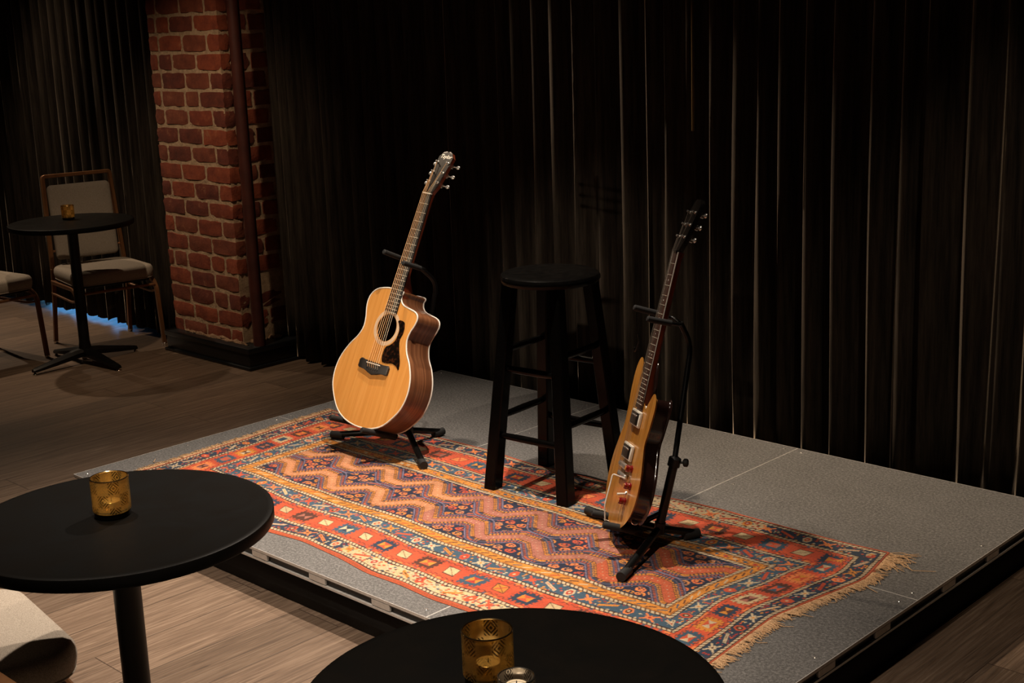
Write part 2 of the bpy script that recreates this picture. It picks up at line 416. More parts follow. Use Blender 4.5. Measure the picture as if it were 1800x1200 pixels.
# ---------------------------------------------------------------- curtains
def curtain(name, ridges, Yc, amp, ztop, zbot, label, hem_wave=.0, seed=1, lean=0):
    r = random.Random(seed); xs = []; cols = []
    rows = []
    NZ = 26; prof = []
    for i in range(len(ridges)-1):
        a, b = ridges[i], ridges[i+1]; A = amp*r.uniform(.75, 1.15)*min(1.2, (b-a)/.11)
        for k in range(14):
            t_ = k/14
            y = math.cos(TAU*t_); y = math.copysign(abs(y)**.8, y)
            prof.append((a+(b-a)*t_, -y*A, r.uniform(-1, 1) if k == 0 else 0, i))
    ph = [r.uniform(0, TAU) for _ in ridges]; am = [r.uniform(.003, .012) for _ in ridges]
    for j in range(NZ+1):
        q = (j/NZ)**.75; z = zbot+(ztop-zbot)*q
        row = []
        for x, y, _, i in prof:
            sw = am[i]*math.sin(z*2.1+ph[i])*(1-q)
            fl = 1+.25*(1-q)*math.sin(ph[i])
            zz = z+(hem_wave*math.sin(x*57+ph[i]) if j == 0 else 0)
            row.append((x+sw+lean*(z-zbot), Yc+y*fl*(.8+.2*(1-q)), zz))
        rows.append(row)
    bm = bm_new(); quad_grid(bm, rows)
    # hem seam fold
    o = obj(name, bm, M_velvet, None, True, 80); m = o.modifiers.new('thickness', 'SOLIDIFY'); m.thickness = .004; m.offset = 0
    tag(o, label, 'curtain'); return o
R = [-1.24, -1.15, -1.02, -.93, -.85]
for hx in ():
    pass
back_r = [-1.235, -1.16, -1.06, -.93, -.83, -.72, -.61, -.5, -.39, -.3, -.2, -.07, .06, .15, .26, .36, .44, .56, .66, .78, .9, 1.03, 1.15, 1.22, 1.33, 1.44, 1.54, 1.64, 1.73, 1.84, 1.95, 2.1, 2.19, 2.28, 2.44, 2.53, 2.63, 2.75, 2.87, 2.98, 3.1, 3.22, 3.33, 3.45, 3.58, 3.7, 3.82, 3.95, 4.08, 4.2, 4.33, 4.45, 4.58, 4.7]
curtain('velvet_curtain', back_r, 1.90, .036, ZC, FLOOR+.015, 'long black-brown velvet curtain behind the stage, right of the brick pillar', .004, 3)
lr = [-1.9]; rr = random.Random(11)
while lr[-1] > -6.2: lr.append(lr[-1]-rr.uniform(.085, .135))
curtain('velvet_curtain', lr[::-1], 1.76, .034, ZC, FLOOR+.034, 'black velvet curtain behind the far table, left of the brick pillar', .012, 8)

# ---------------------------------------------------------------- stage: 3 x 2 panels
LX = [0, .929, 1.8547, 2.7848]; DY = [0, .9005, 1.8056]
def stage_panel(x0, x1, y0, y1, label):
    e = .0004; x0 += e; x1 -= e; y0 += e; y1 -= e
    root = empty('stage_deck', Matrix.Translation((x0, y0, 0)))
    tag(root, label, 'stage deck', 'carpeted stage decks')
    w, d = x1-x0, y1-y0
    bm = bm_new(); box(bm, (w/2, d/2, -.006), (w-.0032, d-.0032, .012)); obj('carpet_top', bm, M_carpet, root, False)
    bm = bm_new(); T = .0016
    for (cx, cy, sx, sy) in ((w/2, T/2, w, T), (w/2, d-T/2, w, T), (T/2, d/2, T, d-2*T), (w-T/2, d/2, T, d-2*T)):
        box(bm, (cx, cy, -.004), (sx, sy, .0085))
    for (cx, cy, sx, sy) in ((w/2, .006, w, .012), (w/2, d-.006, w, .012), (.006, d/2, .012, d-.024), (w-.006, d/2, .012, d-.024)):
        box(bm, (cx, cy, -.034), (sx, sy, .006))
    fr = obj('edge_frame', bm, M_alu, root, False)
    bm = bm_new()
    for (cx, cy, sx, sy) in ((w/2, .011, w-.02, .004), (w/2, d-.011, w-.02, .004), (.011, d/2, .004, d-.02), (w-.011, d/2, .004, d-.02)):
        box(bm, (cx, cy, -.021), (sx, sy, .026))
    obj('channel', bm, M_stand, fr, False)  # black finish paints in the shade of the aluminium edge recess
    for cx, cy, sx, sy in [(w*q, .005, .075, .009) for q in (.2, .5, .8)] + [(w*q, d-.005, .075, .009) for q in (.2, .8)] + [(w-.005, d*q, .009, .075) for q in (.2, .5, .8)] + [(.005, d*q, .009, .075) for q in (.2, .5, .8)]:
        bm = bm_new(); box(bm, (cx, cy, -.019), (sx, sy, .02), .002); obj('locking_clip', bm, M_alu, root, False)
    for cx, cy in ((.035, .035), (w-.035, .035), (.035, d-.035), (w-.035, d-.035), (.035, d*.5), (w-.035, d*.5)):
        bm = bm_new(); lathe(bm, [(0, .0022), (.0035, .0016), (.0048, 0), (.0048, -.001)], 12, Matrix.Translation((cx, cy, 0)))
        obj('bolt', bm, M_chrome, root)
    for cx, cy in ((.06, .07), (w-.06, .07), (.06, d-.07), (w-.06, d-.07)):
        bm = bm_new(); box(bm, (cx, cy, (FLOOR-.037)/2), (.045, .045, -.037-FLOOR), .003); obj('riser_post', bm, M_stand, root, False)
    return root
nm = {(0, 0): 'front left stage deck, half hidden by the round table, under the rug\'s left fringe', (1, 0): 'front middle stage deck under the rug with silver clips along its edge',
      (2, 0): 'front right stage deck at the near corner, under the fringed rug end', (0, 1): 'back left stage deck behind the acoustic guitar',
      (1, 1): 'back middle stage deck behind the black stool', (2, 1): 'large clear back right stage deck of bare grey felt'}
for i in range(3):
    for j in range(2): stage_panel(LX[i], LX[i+1], DY[j], DY[j+1], nm[(i, j)])
# pleated skirt round the risers
bm = bm_new(); path = []
def side(a, b, n):
    return [(a[0]+(b[0]-a[0])*k/n, a[1]+(b[1]-a[1])*k/n) for k in range(n)]
ins = .022; P = [(ins, DY[2]-ins), (ins, ins), (LX[3]-ins, ins), (LX[3]-ins, DY[2]-ins)]
pth = side(P[0], P[1], 60)+side(P[1], P[2], 90)+side(P[2], P[3], 60)+[P[3]]
rows = []
for z in (FLOOR+.001, (FLOOR-.037)/2, -.0375):
    rows.append([(x+.0006*math.sin(i*1.3), y+.0006*math.sin(i*1.7), z) for i, (x, y) in enumerate(pth)])
quad_grid(bm, rows); o = obj('stage_skirt', bm, M_skirt, None); m = o.modifiers.new('t', 'SOLIDIFY'); m.thickness = .003
tag(o, 'black pleated skirt hanging round the low stage', 'stage skirt')
# ---------------------------------------------------------------- rug: one vertex per knot, pattern woven in a colour attribute
NXR, NYR = 960, 400
U, V = np.meshgrid(np.linspace(0, 1, NXR), np.linspace(0, 1, NYR))
fx = np.array([.15, .3, .6, 1.007, 1.166, 1.365, 1.51, 1.648, 1.785, 1.901, 2.15, 2.4, 2.59]); fy = np.array([.17, .145, .118, .102, .124, .110, .089, .095, .085, .094, .10, .12, .13])
bx = np.array([.125, .45, .76, 1.005, 1.264, 1.445, 1.735, 1.859, 2.007, 2.191, 2.388, 2.573]); by = np.array([1.085, 1.09, 1.1, 1.106, 1.086, 1.1, 1.097, 1.114, 1.124, 1.127, 1.122, 1.137])
rx = np.array([2.588, 2.587, 2.566, 2.56, 2.603, 2.621, 2.58]); ry = np.array([.13, .255, .489, .573, .823, .929, 1.137])
lx = np.array([.178, .176, .16, .153, .128, .122]); ly = np.array([.17, .3, .473, .631, .862, 1.085])
def sm(a, n):
    k = np.ones(n)/n; return np.convolve(np.pad(a, n//2, 'edge'), k, 'valid')[:len(a)]
gx = np.linspace(.1, 2.65, 600)
Fy = sm(np.interp(gx, fx, fy), 15); By = sm(np.interp(gx, bx, by), 15)
gy = np.linspace(.05, 1.2, 400); Rx = sm(np.interp(gy, ry, rx), 25); Lx = sm(np.interp(gy, ly, lx), 25)
PX = .15+U*(2.59-.15); PY = .11+V*(1.11-.11)
for _ in range(4):
    lX = np.interp(PY, gy, Lx); rX = np.interp(PY, gy, Rx)
    PX = lX+U*(rX-lX)
    f_ = np.interp(PX, gx, Fy); b_ = np.interp(PX, gx, By)
    PY = f_+V*(b_-f_)
# design distances from each side (m), scaled so the field starts at D
D = .335
def fnoise(x, y, s, seed):
    r = np.random.default_rng(seed); n = 64; g = r.random((n, n))
    X = (x*s) % n; Y = (y*s) % n; xi = X.astype(int) % n; yi = Y.astype(int) % n; fx_ = X-np.floor(X); fy_ = Y-np.floor(Y)
    fx_ = fx_*fx_*(3-2*fx_); fy_ = fy_*fy_*(3-2*fy_); x1 = (xi+1) % n; y1 = (yi+1) % n
    return (g[yi, xi]*(1-fx_)+g[yi, x1]*fx_)*(1-fy_)+(g[y1, xi]*(1-fx_)+g[y1, x1]*fx_)*fy_
wx = (fnoise(PX, PY, 7, 1)-.5)*.014; wy = (fnoise(PX, PY, 7, 2)-.5)*.014
X = U*2.44+.15+wx; Y = V*1.0+.11+wy
fade = np.clip(np.minimum(np.minimum(U, 1-U)*2.44, np.minimum(V, 1-V)*1.0)/.06, 0, 1)
dL = (U*2.44)*D/.315+wx*fade; dR = ((1-U)*2.44)*D/.262-wx*fade; dF = (V*1.0)*D/.328+wy*fade; dB = ((1-V)*1.0)*D/.322-wy*fade
d = np.minimum(np.minimum(dL, dR), np.minimum(dF, dB))
horiz = np.minimum(dF, dB) <= np.minimum(dL, dR)
a = np.where(horiz, X, Y)
side_id = np.where(horiz, np.where(dF < dB, 0, 1), np.where(dL < dR, 2, 3))
C = np.zeros((NYR, NXR, 3))
pal = dict(navy=(24, 32, 58), blue=(56, 84, 104), dblue=(36, 54, 76), org=(204, 78, 38), red=(176, 48, 30), gold=(212, 134, 36), cream=(202, 181, 146), peach=(198, 132, 88),
           pink=(170, 104, 86), rust=(188, 84, 44), lav=(94, 86, 106), brown=(84, 44, 30), dark=(44, 30, 26), tan=(206, 178, 132), lo=(232, 128, 62))
pal = {k: np.array(srgb(*v)) for k, v in pal.items()}
names = list(pal); PAL = np.array([pal[k] for k in names]); I = {k: i for i, k in enumerate(names)}
def setc(m, c):
    if isinstance(c, str): C[m] = pal[c]
    else: C[m] = c[m] if c.ndim == 3 else c
def pick(idx, opts): return PAL[np.array([I[o] for o in opts])[idx.astype(int) % len(opts)]]
hsh = lambda n, k=0: (np.abs(np.sin(n*12.9898+k*78.233+1.3)*43758.5453) % 1)
setc(np.ones_like(d, bool), 'org')
def rope(c0, w=.0115, per=.0155):
    m = np.abs(d-c0) < w/2+.0035; setc(m, 'dark')
    m = np.abs(d-c0) < w/2
    fr = ((a+(d-c0)*.6)/per) % 1
    setc(m, 'brown'); mm = m & (fr < .70); setc(mm, 'cream')
# guard borders with hexagons, star flowers and diagonal leaves
def guard(d0, d1, shift, ground, patch=False, bright=True):
    m = (d >= d0) & (d < d1); setc(m, ground)
    if patch: setc(m & (((side_id == 0) & (X > 1.3) & (X < 2.05)) | ((side_id == 1) & (X > 1.55) & (X < 2.2))), 'tan')
    P = .068; n = np.floor((a+shift)/P); p = (a+shift)-(n+.5)*P; q = d-(d0+d1)/2; h = (d1-d0)/2
    n = n+side_id*17; kind = n % 3
    r1 = hsh(n, 1); k1 = np.floor(hsh(n, 2)*5); k2 = np.floor(hsh(n, 3)*4)
    c1 = pick(k1, ['cream', 'org', 'gold', 'cream', 'lo']); c2 = pick(k2, ['red', 'gold', 'org', 'brown'])
    hexo = np.maximum(np.abs(q)/(h*.72), (np.abs(p)+np.abs(q)*.45)/.0165)
    mk = m & (kind == 0); setc(mk & (hexo < 1), c1); setc(mk & (hexo < .62), c2); setc(mk & (hexo < .26), 'cream')
    ap, aq = np.abs(p), np.abs(q)
    star = ((np.abs(ap-aq*1.15) < .0052) & (np.maximum(ap, aq) < h*.78)) | ((np.minimum(ap, aq) < .003) & (np.maximum(ap, aq) < h*.5))
    mk = m & (kind == 1); setc(mk & star, c1); setc(mk & (ap+aq < .006), c2)
    sg = np.where(n % 2 == 0, 1, -1)
    leaf = (np.abs(p*.5*sg-q) < .0062) & (ap < .027); mk = m & (kind == 2); setc(mk & leaf, c1)
    setc(mk & leaf & (np.abs(p*.5*sg-q) < .0022) & ((p*180 % 1) < .6), c2)
    # flecks
    gxx = np.floor(a/.0115); gqq = np.floor(q/.0095); fl = hsh(gxx+side_id*31, gqq+shift*10); cxx = (a/.0115) % 1-.5; cqq = (q/.0095) % 1-.5
    free = m & ((kind == 0) & (hexo > 1.35) | (kind == 1) & (np.maximum(ap, aq*1.0) > h*.9) | (kind == 2) & (np.abs(p*.5*sg-q) > .011))
    setc(free & (fl > .62) & (np.abs(cxx)+np.abs(cqq) < .52), pick(np.floor(fl*53), ['org', 'cream', 'gold', 'red']))
    if patch:
        busy = m & (np.abs(C-pal['tan']).sum(-1) < 1e-6) & (fl > .5); setc(busy & (np.abs(cxx)+np.abs(cqq) < .6), pick(np.floor(fl*91), ['blue', 'org', 'brown', 'cream', 'dblue']))
guard(.028, .085, 0, 'dblue', True)
guard(.222, .279, .02, 'blue')
# main border
m = (d >= .097) & (d < .210); setc(m, 'org')
mo = m & ((fnoise(X, Y, 9, 8) > .62)); setc(mo, pal['org']*.82+pal['red']*.18)
P = .098; n = np.floor((a+.03)/P); p = (a+.03)-(n+.5)*P; q = d-.1535; n = n+side_id*13
ap, aq = np.abs(p), np.abs(q); k1 = np.floor(hsh(n, 5)*5); k2 = np.floor(hsh(n, 6)*5)
wide = side_id >= 2
big = np.where(wide, 1.0, (n % 2 == 0)*1.0) > .5
c1 = pick(n, ['blue', 'gold', 'dblue', 'tan', 'brown', 'lo']); c2 = pick(k2, ['org', 'brown', 'red', 'org', 'dblue']); c3 = pick(k1, ['gold', 'cream', 'gold', 'pink', 'blue'])
c3 = np.where((np.abs(c3-c1).sum(-1) < 1e-6)[..., None], pal['cream'], c3)
dia = aq/.036+np.maximum(ap-.012, 0)/.03
ring = (np.maximum(ap/.032, aq/.027) < 1) & (dia < 1.35); hook = (ap < .038) & (aq > .025) & (aq < .036) & (((ap/.0135) % 1) < .5); hook2 = (ap > .028) & (ap < .041) & (((aq/.014) % 1) < .5) & (aq < .03)
mb = m & big; setc(mb & (np.maximum(ap/.0345, aq/.0292) < 1) & (dia < 1.48), 'brown'); setc(mb & (ring | hook | hook2), c1); inn = (ap < .02) & (aq < .017); setc(mb & inn, c2); setc(mb & inn & (aq < ap*.85) & (ap > .002), c3)
sm_ = m & ~big; tilt = p+q*.35
setc(sm_ & (np.maximum(np.abs(tilt)/.024, aq/.0215) < 1), 'brown'); ins_ = np.maximum(np.abs(tilt)/.021, aq/.0185) < 1
setc(sm_ & ins_, np.where((k1 % 2 == 0)[..., None], pal['tan'], c1)); setc(sm_ & ins_ & (np.abs(tilt*.9-q) < .0035) & (k1 % 2 == 1), 'org'); setc(sm_ & ins_ & (np.abs(tilt*.9+q) < .0016), 'brown')
# brown meander outlines on the orange
ml = m & ((np.abs(aq-.042+.006*(((a/.024) % 1) < .5)) < .0013) | ((np.abs(aq-.039) < .004) & (((a/.012) % 1) < .12)))
setc(ml, 'brown')
fl = hsh(np.floor(a/.009), np.floor(q/.009)); setc(m & (aq > .044) & (fl > .72), 'lo'); setc(m & (aq > .044) & (fl < .1), 'lav')
# gold border with slanted marks
m = (d >= .291) & (d < .330); setc(m, 'gold')
q = d-.3105; n = np.floor(a/.034); p = a-(n+.5)*.034; f = hsh(n, 9)
marks = (np.abs(p*.55-q) < .0032) & (np.abs(p) < .0125); setc(m & marks, pick(np.floor(f*60), ['brown', 'cream', 'blue', 'brown', 'red']))
setc(m & (np.abs(np.abs(q)-.0125) < .0011) & (((p/.034)+.5) < .7), 'brown')
bk_ = m & (side_id == 1) & (np.maximum(np.abs(p), np.abs(q)) < .0085); setc(bk_, 'gold'); setc(m & (side_id == 1) & (np.abs(p-.013) < .0012) & (np.abs(q) < .012), 'brown')
setc(bk_ & (np.maximum(np.abs(p), np.abs(q)) < .0062) & (f > .3), pick(np.floor(f*47), ['cream', 'red', 'blue', 'pink']))
for c0 in (.0215, .091, .216, .285, .3365): rope(c0)
# selvage
m = d < .0125; setc(m, pal['rust']*.95)
# field
m = d >= .3445; setc(m, 'navy')
Xf = PX+wx; Yf = PY+wy
PER = .24
def zig_line(hi, lo, off):
    pts = []
    for k in range(-3, 12):
        x = .745+off+k*PER; pts += [(x-.030, hi), (x+.030, hi), (x+PER/2-.012, lo), (x+PER/2+.012, lo)]
    return pts
def poly_dist(pts):
    best = np.full(Xf.shape, 9.0); S_ = np.zeros(Xf.shape); acc = 0
    for (x0, y0), (x1, y1) in zip(pts[:-1], pts[1:]):
        L = math.hypot(x1-x0, y1-y0)
        if x1 > .2 and x0 < 2.6:
            tx, ty = (x1-x0)/L, (y1-y0)/L
            tt = np.clip((Xf-x0)*tx+(Yf-y0)*ty, 0, L); dd = np.hypot(Xf-x0-tt*tx, Yf-y0-tt*ty)
            k = dd < best; best = np.where(k, dd, best); S_ = np.where(k, acc+tt, S_)
        acc += L
    return best, S_
def zig(ds):
    dd, s = ds
    mid = np.where((Xf < 1.28)[..., None], pal['peach'], np.where((Xf < 1.98)[..., None], pal['pink'], pal['rust']))
    e = m & (dd < .0475); setc(e, pal['lav']*.3+pal['navy']*.65)
    e = m & (dd < .0475) & (dd > .0445); setc(e, pal['lav']*1.8)
    e = m & (dd < .041) & (dd > .034); setc(e, 'navy'); setc(e & (((s/.0105) % 1) < .55), pal['rust']*.9)
    e = m & (dd < .034) & (dd > .0305); setc(e, pal['lav'])
    e = m & (dd <= .0305) & (dd > .0235); setc(e, 'dblue'); setc(e & (((s/.0115) % 1) < .6) & (dd < .0285), 'gold')
    e = m & (dd <= .0235) & (dd > .0155); setc(e, 'brown'); setc(e & (((s/.0115) % 1) < .62) & (dd < .0218) & (dd > .0172), pal['gold'])
    e = m & (dd <= .0155); setc(e, mid)
    setc(m & (dd < .0022) & (((s/.022) % 1) < .14), 'cream'); setc(m & (dd > .009) & (dd < .0118) & ((((s+.01)/.022) % 1) < .13), 'brown')
z1 = poly_dist(zig_line(.561, .483, 0)); z2 = poly_dist(zig_line(.655, .738, .0))
bird_m = m & (z1[0] > .050) & (z2[0] > .050)
ins2 = d > .350
GL = ["....11111...", "..11222211..", ".112....221.", ".12.111..21.", ".12.131..11.", "..11.1......", "...111..111.", ".....1.11..."]
GA = np.array([[0 if c_ == '.' else int(c_) for c_ in r_] for r_ in GL])
KN = .0034; gw, gh = 13, 10
ci = np.floor(Yf/KN/gh); Xo = Xf/KN+(ci % 2)*gw/2; cj = np.floor(Xo/gw)
u_ = (Xo-cj*gw).astype(int); v_ = (Yf/KN-ci*gh).astype(int); j1 = hsh(cj*3+ci, 4); j2 = hsh(cj+ci*5, 7)
u_ = np.where(j1 > .5, gw-1-u_, u_)+np.floor(j2*3).astype(int)-1; v_ = np.where(j2 > .5, gh-1-v_, v_)
gv = np.where((u_ >= 0) & (u_ < 12) & (v_ >= 0) & (v_ < 8), GA[np.clip(v_, 0, 7), np.clip(u_, 0, 11)], 0)
colb = pick(np.floor(hsh(cj, ci)*8), ['lo', 'org', 'gold', 'lo', 'org', 'lo', 'peach', 'gold']); colc = pick(np.floor(j1*5), ['gold', 'org', 'red', 'lo', 'lo'])
bm_ = bird_m & ins2
setc(bm_ & (gv == 1), colb); setc(bm_ & (gv == 2), colc); setc(bm_ & (gv == 3), 'gold')
zig(z1); zig(z2)
# abrash and knot irregularity
ab = .84+.3*fnoise(PX*.6, PY*4, 9, 21); kn = .80+.4*rng.random((NYR, NXR))
C *= (ab*kn*.93)[..., None]
g = C.mean(-1, keepdims=True); C = np.clip(C*.95+g*.05, 0, 1)
# heights: thin pile, lazy ripples near the long front edge
hz = .0058+.0022*(fnoise(PX, PY, 6, 31)-.5)+.0035*np.exp(-(V/.07)**2)*(fnoise(PX, PY*.2, 11, 33))+.0016*np.sin(PY*19+PX*3)*np.exp(-((PX-.55)/.3)**2)
hz = hz+.004*np.exp(-((1-V)/.06)**2)*(fnoise(PX, PY*.2, 8, 35)-.3)*(PX > 1.7)
hz = np.maximum(hz, .0035); edge = np.minimum(np.minimum(U, 1-U)*2.44, np.minimum(V, 1-V)); hz = np.where(edge < .004, .0015, hz)
co = np.stack([PX, PY, hz], -1).reshape(-1, 3)
idx = np.arange(NXR*NYR).reshape(NYR, NXR)
q4 = np.stack([idx[:-1, :-1], idx[:-1, 1:], idx[1:, 1:], idx[1:, :-1]], -1).reshape(-1, 4)
me = bpy.data.meshes.new('rug'); me.vertices.add(len(co)); me.vertices.foreach_set('co', co.ravel().astype(np.float32))
me.loops.add(q4.size); me.loops.foreach_set('vertex_index', q4.ravel().astype(np.int32))
me.polygons.add(len(q4)); me.polygons.foreach_set('loop_start', np.arange(0, q4.size, 4, dtype=np.int32))
me.update(calc_edges=True)
ca = me.color_attributes.new('weave', 'FLOAT_COLOR', 'POINT')
ca.data.foreach_set('color', np.concatenate([C.reshape(-1, 3), np.ones((len(co), 1))], 1).ravel().astype(np.float32))
M_rug = mat('woven_wool', (.5, .2, .1), .95); t = NT(M_rug)
at = t.n('ShaderNodeAttribute', attribute_name='weave'); nz = t.noise(t.coord(), 650, 2, .6)
t.base(t.mix(.35, at.outputs['Color'], t.ramp(nz, [(.3, (.45, .45, .45)), (.7, (1.35, 1.3, 1.25))]), 'MULTIPLY')); t.bump(nz, .6, .0015)
t.b.inputs['Sheen Weight'].default_value = .08
me.materials.append(M_rug)
rug = bpy.data.objects.new('oriental_rug', me); link(rug)
tag(rug, 'long orange and blue woven oriental rug with fringed ends lying on the stage', 'rug')
M_fringe = varied('fringe_cotton', srgb(186, 146, 106), srgb(222, 186, 144), .95, 300)
for nm_, col_i, sg in (('left', 0, -1), ('right', NXR-1, 1)):
    bm = bm_new(); r = random.Random(4 if sg < 0 else 9)
    for k in range(520):
        v = r.random(); j = int(v*(NYR-1)); x, y = PX[j, col_i], PY[j, col_i]
        L = r.uniform(.018, .042)*(1 if sg > 0 else 1.05)
        if sg > 0 and v > .93: L *= 2.1
        if r.random() < .012: L *= 2
        an = r.gauss(0, .45)+(.25 if sg > 0 else -.2); dx, dy = sg*math.cos(an), math.sin(an)
        pts = [(x-sg*.004, y, .004)]
        for s_ in (.33, .66, 1): pts.append((x+dx*L*s_, y+(dy+r.uniform(-.25, .25))*L*s_, .0035*(1-s_)+.0022+r.random()*.002))
        tube(bm, pts, [.0017, .0015, .0012, .0008], 4, cap=False)
    o = obj('fringe', bm, M_fringe, rug); tag(o, 'short tan cotton fringe on the %s end' % nm_, kind='stuff')
# ---------------------------------------------------------------- guitars (local: x across, y up the neck from the tail, z out of the front)
def frame(p, Rm):
    M = Matrix(Rm).to_4x4(); M.translation = Vector(p); return M
MA = frame((.6928, .742, .1272), [[0.9970847725197213, 0.07617155155784179, 0.004455462104732591], [-0.025889456991062126, 0.3926658139874968, -0.9193167541942464], [-0.07177529119414008, 0.916521387234803, 0.3934931439239936]])
ME = frame((1.9407, .6784, .0861), [[0.800545949434236, 0.08058675662898562, -0.5938282222162048], [-0.5890862693941724, 0.2877391015435522, -0.7551050103490016], [0.11001613543337296, 0.9543123095187078, 0.2778209240596823]])
def loft(bm, outline, levels):
    """outline pts swept through (z, inset) levels, with end caps"""
    n = len(outline); cx = sum(p[0] for p in outline)/n; cy = sum(p[1] for p in outline)/n
    rows = []
    for z, s in levels:
        r = []
        for i, (x, y) in enumerate(outline):
            a, b = outline[i-1], outline[(i+1) % n]; tx, ty = b[0]-a[0], b[1]-a[1]; L = math.hypot(tx, ty) or 1
            r.append((x+ty/L*s*-1*ORI, y-tx/L*s*-1*ORI, z))
        rows.append(r)
    return quad_grid(bm, rows, True)
ORI = 1
def area(o): return sum(o[i-1][0]*o[i][1]-o[i][0]*o[i-1][1] for i in range(len(o)))/2
def circle(cx, cy, r, n=40): return [(cx+r*math.cos(TAU*k/n), cy+r*math.sin(TAU*k/n)) for k in range(n)]
def plate_with_hole(bm, outline, hole, z, mi=0):
    vo = [bm.verts.new((x, y, z)) for x, y in outline]; es = [bm.edges.new((vo[i-1], vo[i])) for i in range(len(vo))]
    if hole:
        vh = [bm.verts.new((x, y, z)) for x, y in hole]; es += [bm.edges.new((vh[i-1], vh[i])) for i in range(len(vh))]
    r = bmesh.ops.triangle_fill(bm, use_beauty=True, use_dissolve=False, edges=es)
    for f in r['geom']:
        if isinstance(f, bmesh.types.BMFace): f.material_index = mi
def neck_mesh(bm, y0, y1, w0, w1, th, ztop, heel=None):
    """D-profile neck from y0 (body) to y1 (nut); ztop = underside of fretboard"""
    rows = []; N = 16
    for k in range(N+1):
        q = k/N; y = y0+(y1-y0)*q; w = w0+(w1-w0)*q; t_ = th*(1.12-.12*q); 
        if heel and q < .26: t_ += heel*(1-q/.26)**1.2
        if q > .95: t_ += .004*(q-.95)/.05
        rows.append([(-math.cos(PI*j/12)*w/2, y, ztop-math.sin(PI*j/12)**.8*t_) for j in range(13)])
    vs = quad_grid(bm, rows)
    for r in (vs[0], vs[-1]): bm.faces.new(r)
    for i in range(N): bm.faces.new((vs[i][0], vs[i+1][0], vs[i+1][-1], vs[i][-1]))
def fretboard(root, nut, scale, nfr, w0, w1, yend, z0, th, m, inlay=None):
    bm = bm_new(); wE = w0+(w1-w0)*(nut-yend)/(nut-(nut-scale/2))
    W_ = lambda y: w0+(w1-w0)*(nut-y)/(scale/2)*1.0
    prism(bm, [(-W_(yend)/2, yend), (W_(yend)/2, yend), (w0/2, nut), (-w0/2, nut)], z0, z0+th, .0008); fb = obj('fretboard', bm, m, root)
    for k in range(1, nfr+1):
        y = nut-scale*(1-2**(-k/12)); w = W_(y)
        bm = bm_new(); tube(bm, [(-w/2, y, z0+th), (w/2, y, z0+th)], .0010, 6); obj('fret', bm, M_fret, fb)
        if k in (3, 5, 7, 9, 12, 15, 17, 19, 21) :
            y2 = nut-scale*(1-2**(-(k-.5)/12))
            for x in ((-.011, .011) if k == 12 else (0,)):
                bm = bm_new(); lathe(bm, [(0, .0004), (.0021, .0004), (.0021, 0)], 10, Matrix.Translation((x, y2, z0+th))); obj('inlay_dot', bm, M_logo, fb)
    return fb, W_
def tuner(root, x, y, z, sgn, tilt, m=None):
    e = bm_new(); T_ = Matrix.Translation((x, y, z)) @ Matrix.Rotation(-tilt, 4, 'X')
    lathe(e, [(0, .0115), (.0028, .0115), (.003, .008), (.0022, .006), (.003, .002), (.0052, .0016), (.0052, 0), (0, 0)], 16, T_)
    p = obj('tuning_peg', e, m or M_chrome, root)
    e = bm_new(); box(e, (0, 0, -.021), (.013, .016, .012), .003, 2)
    tube(e, [(0, 0, -.021), (sgn*.026, 0, -.021)], .0022, 8)
    rows = []
    bmesh.ops.create_uvsphere(e, u_segments=14, v_segments=10, radius=1, matrix=Matrix.Translation((sgn*.034, 0, -.021)) @ Matrix.Diagonal((.0095, .0078, .0045, 1)))
    bmesh.ops.transform(e, matrix=T_, verts=e.verts[:]); obj('tuner_button', e, m or M_chrome, p)
def string_set(root, pts_fn, radii, mats):
    for i in range(6):
        bm = bm_new(); tube(bm, pts_fn(i), radii[i], 6); obj('string', bm, mats[i], root)

# ---- acoustic
BASS = [(0, 0), (-.07, .008), (-.125, .032), (-.168, .075), (-.195, .12), (-.203, .17), (-.194, .22), (-.168, .27), (-.137, .31), (-.122, .345), (-.125, .38), (-.138, .42), (-.14, .45), (-.13, .475), (-.105, .495), (-.065, .506), (-.028, .509)]
TREB = [(.026, .509), (.026, .49), (.033, .474), (.05, .462), (.082, .456), (.115, .451), (.133, .441), (.139, .424), (.134, .402), (.124, .378), (.12, .345), (.137, .305), (.168, .268), (.194, .22), (.203, .17), (.195, .12), (.168, .075), (.125, .032), (.07, .008)]
OUTA = cr(BASS+TREB, 7, True)
ORI = 1 if area(OUTA) > 0 else -1
ag = empty('acoustic_guitar', MA); tag(ag, 'cutaway acoustic guitar with honey spruce top and dark pickguard on the left stand', 'guitar')
DEP = -.115; HC = (0.0, .368); HR = .050
bm = bm_new(); plate_with_hole(bm, OUTA, circle(*HC, HR), 0); plate_with_hole(bm, OUTA, circle(*HC, HR), -.003)
ho = circle(*HC, HR); quad_grid(bm, [[(x, y, 0) for x, y in ho], [(x, y, -.003) for x, y in ho]], True)
obj('soundboard', bm, M_spruce, ag, False)
bm = bm_new(); quad_grid(bm, [[(x, y, -.0005+DEP*k/4*.99) for x, y in OUTA] for k in range(5)], True)
plate_with_hole(bm, OUTA, None, DEP); obj('back_and_sides', bm, M_side, ag, True, 50)
for z in (-.0012, DEP+.001):
    bm = bm_new(); tube(bm, [(x, y, z) for x, y in OUTA], .0028, 8, closed=True); o = obj('binding', bm, M_bind, ag)
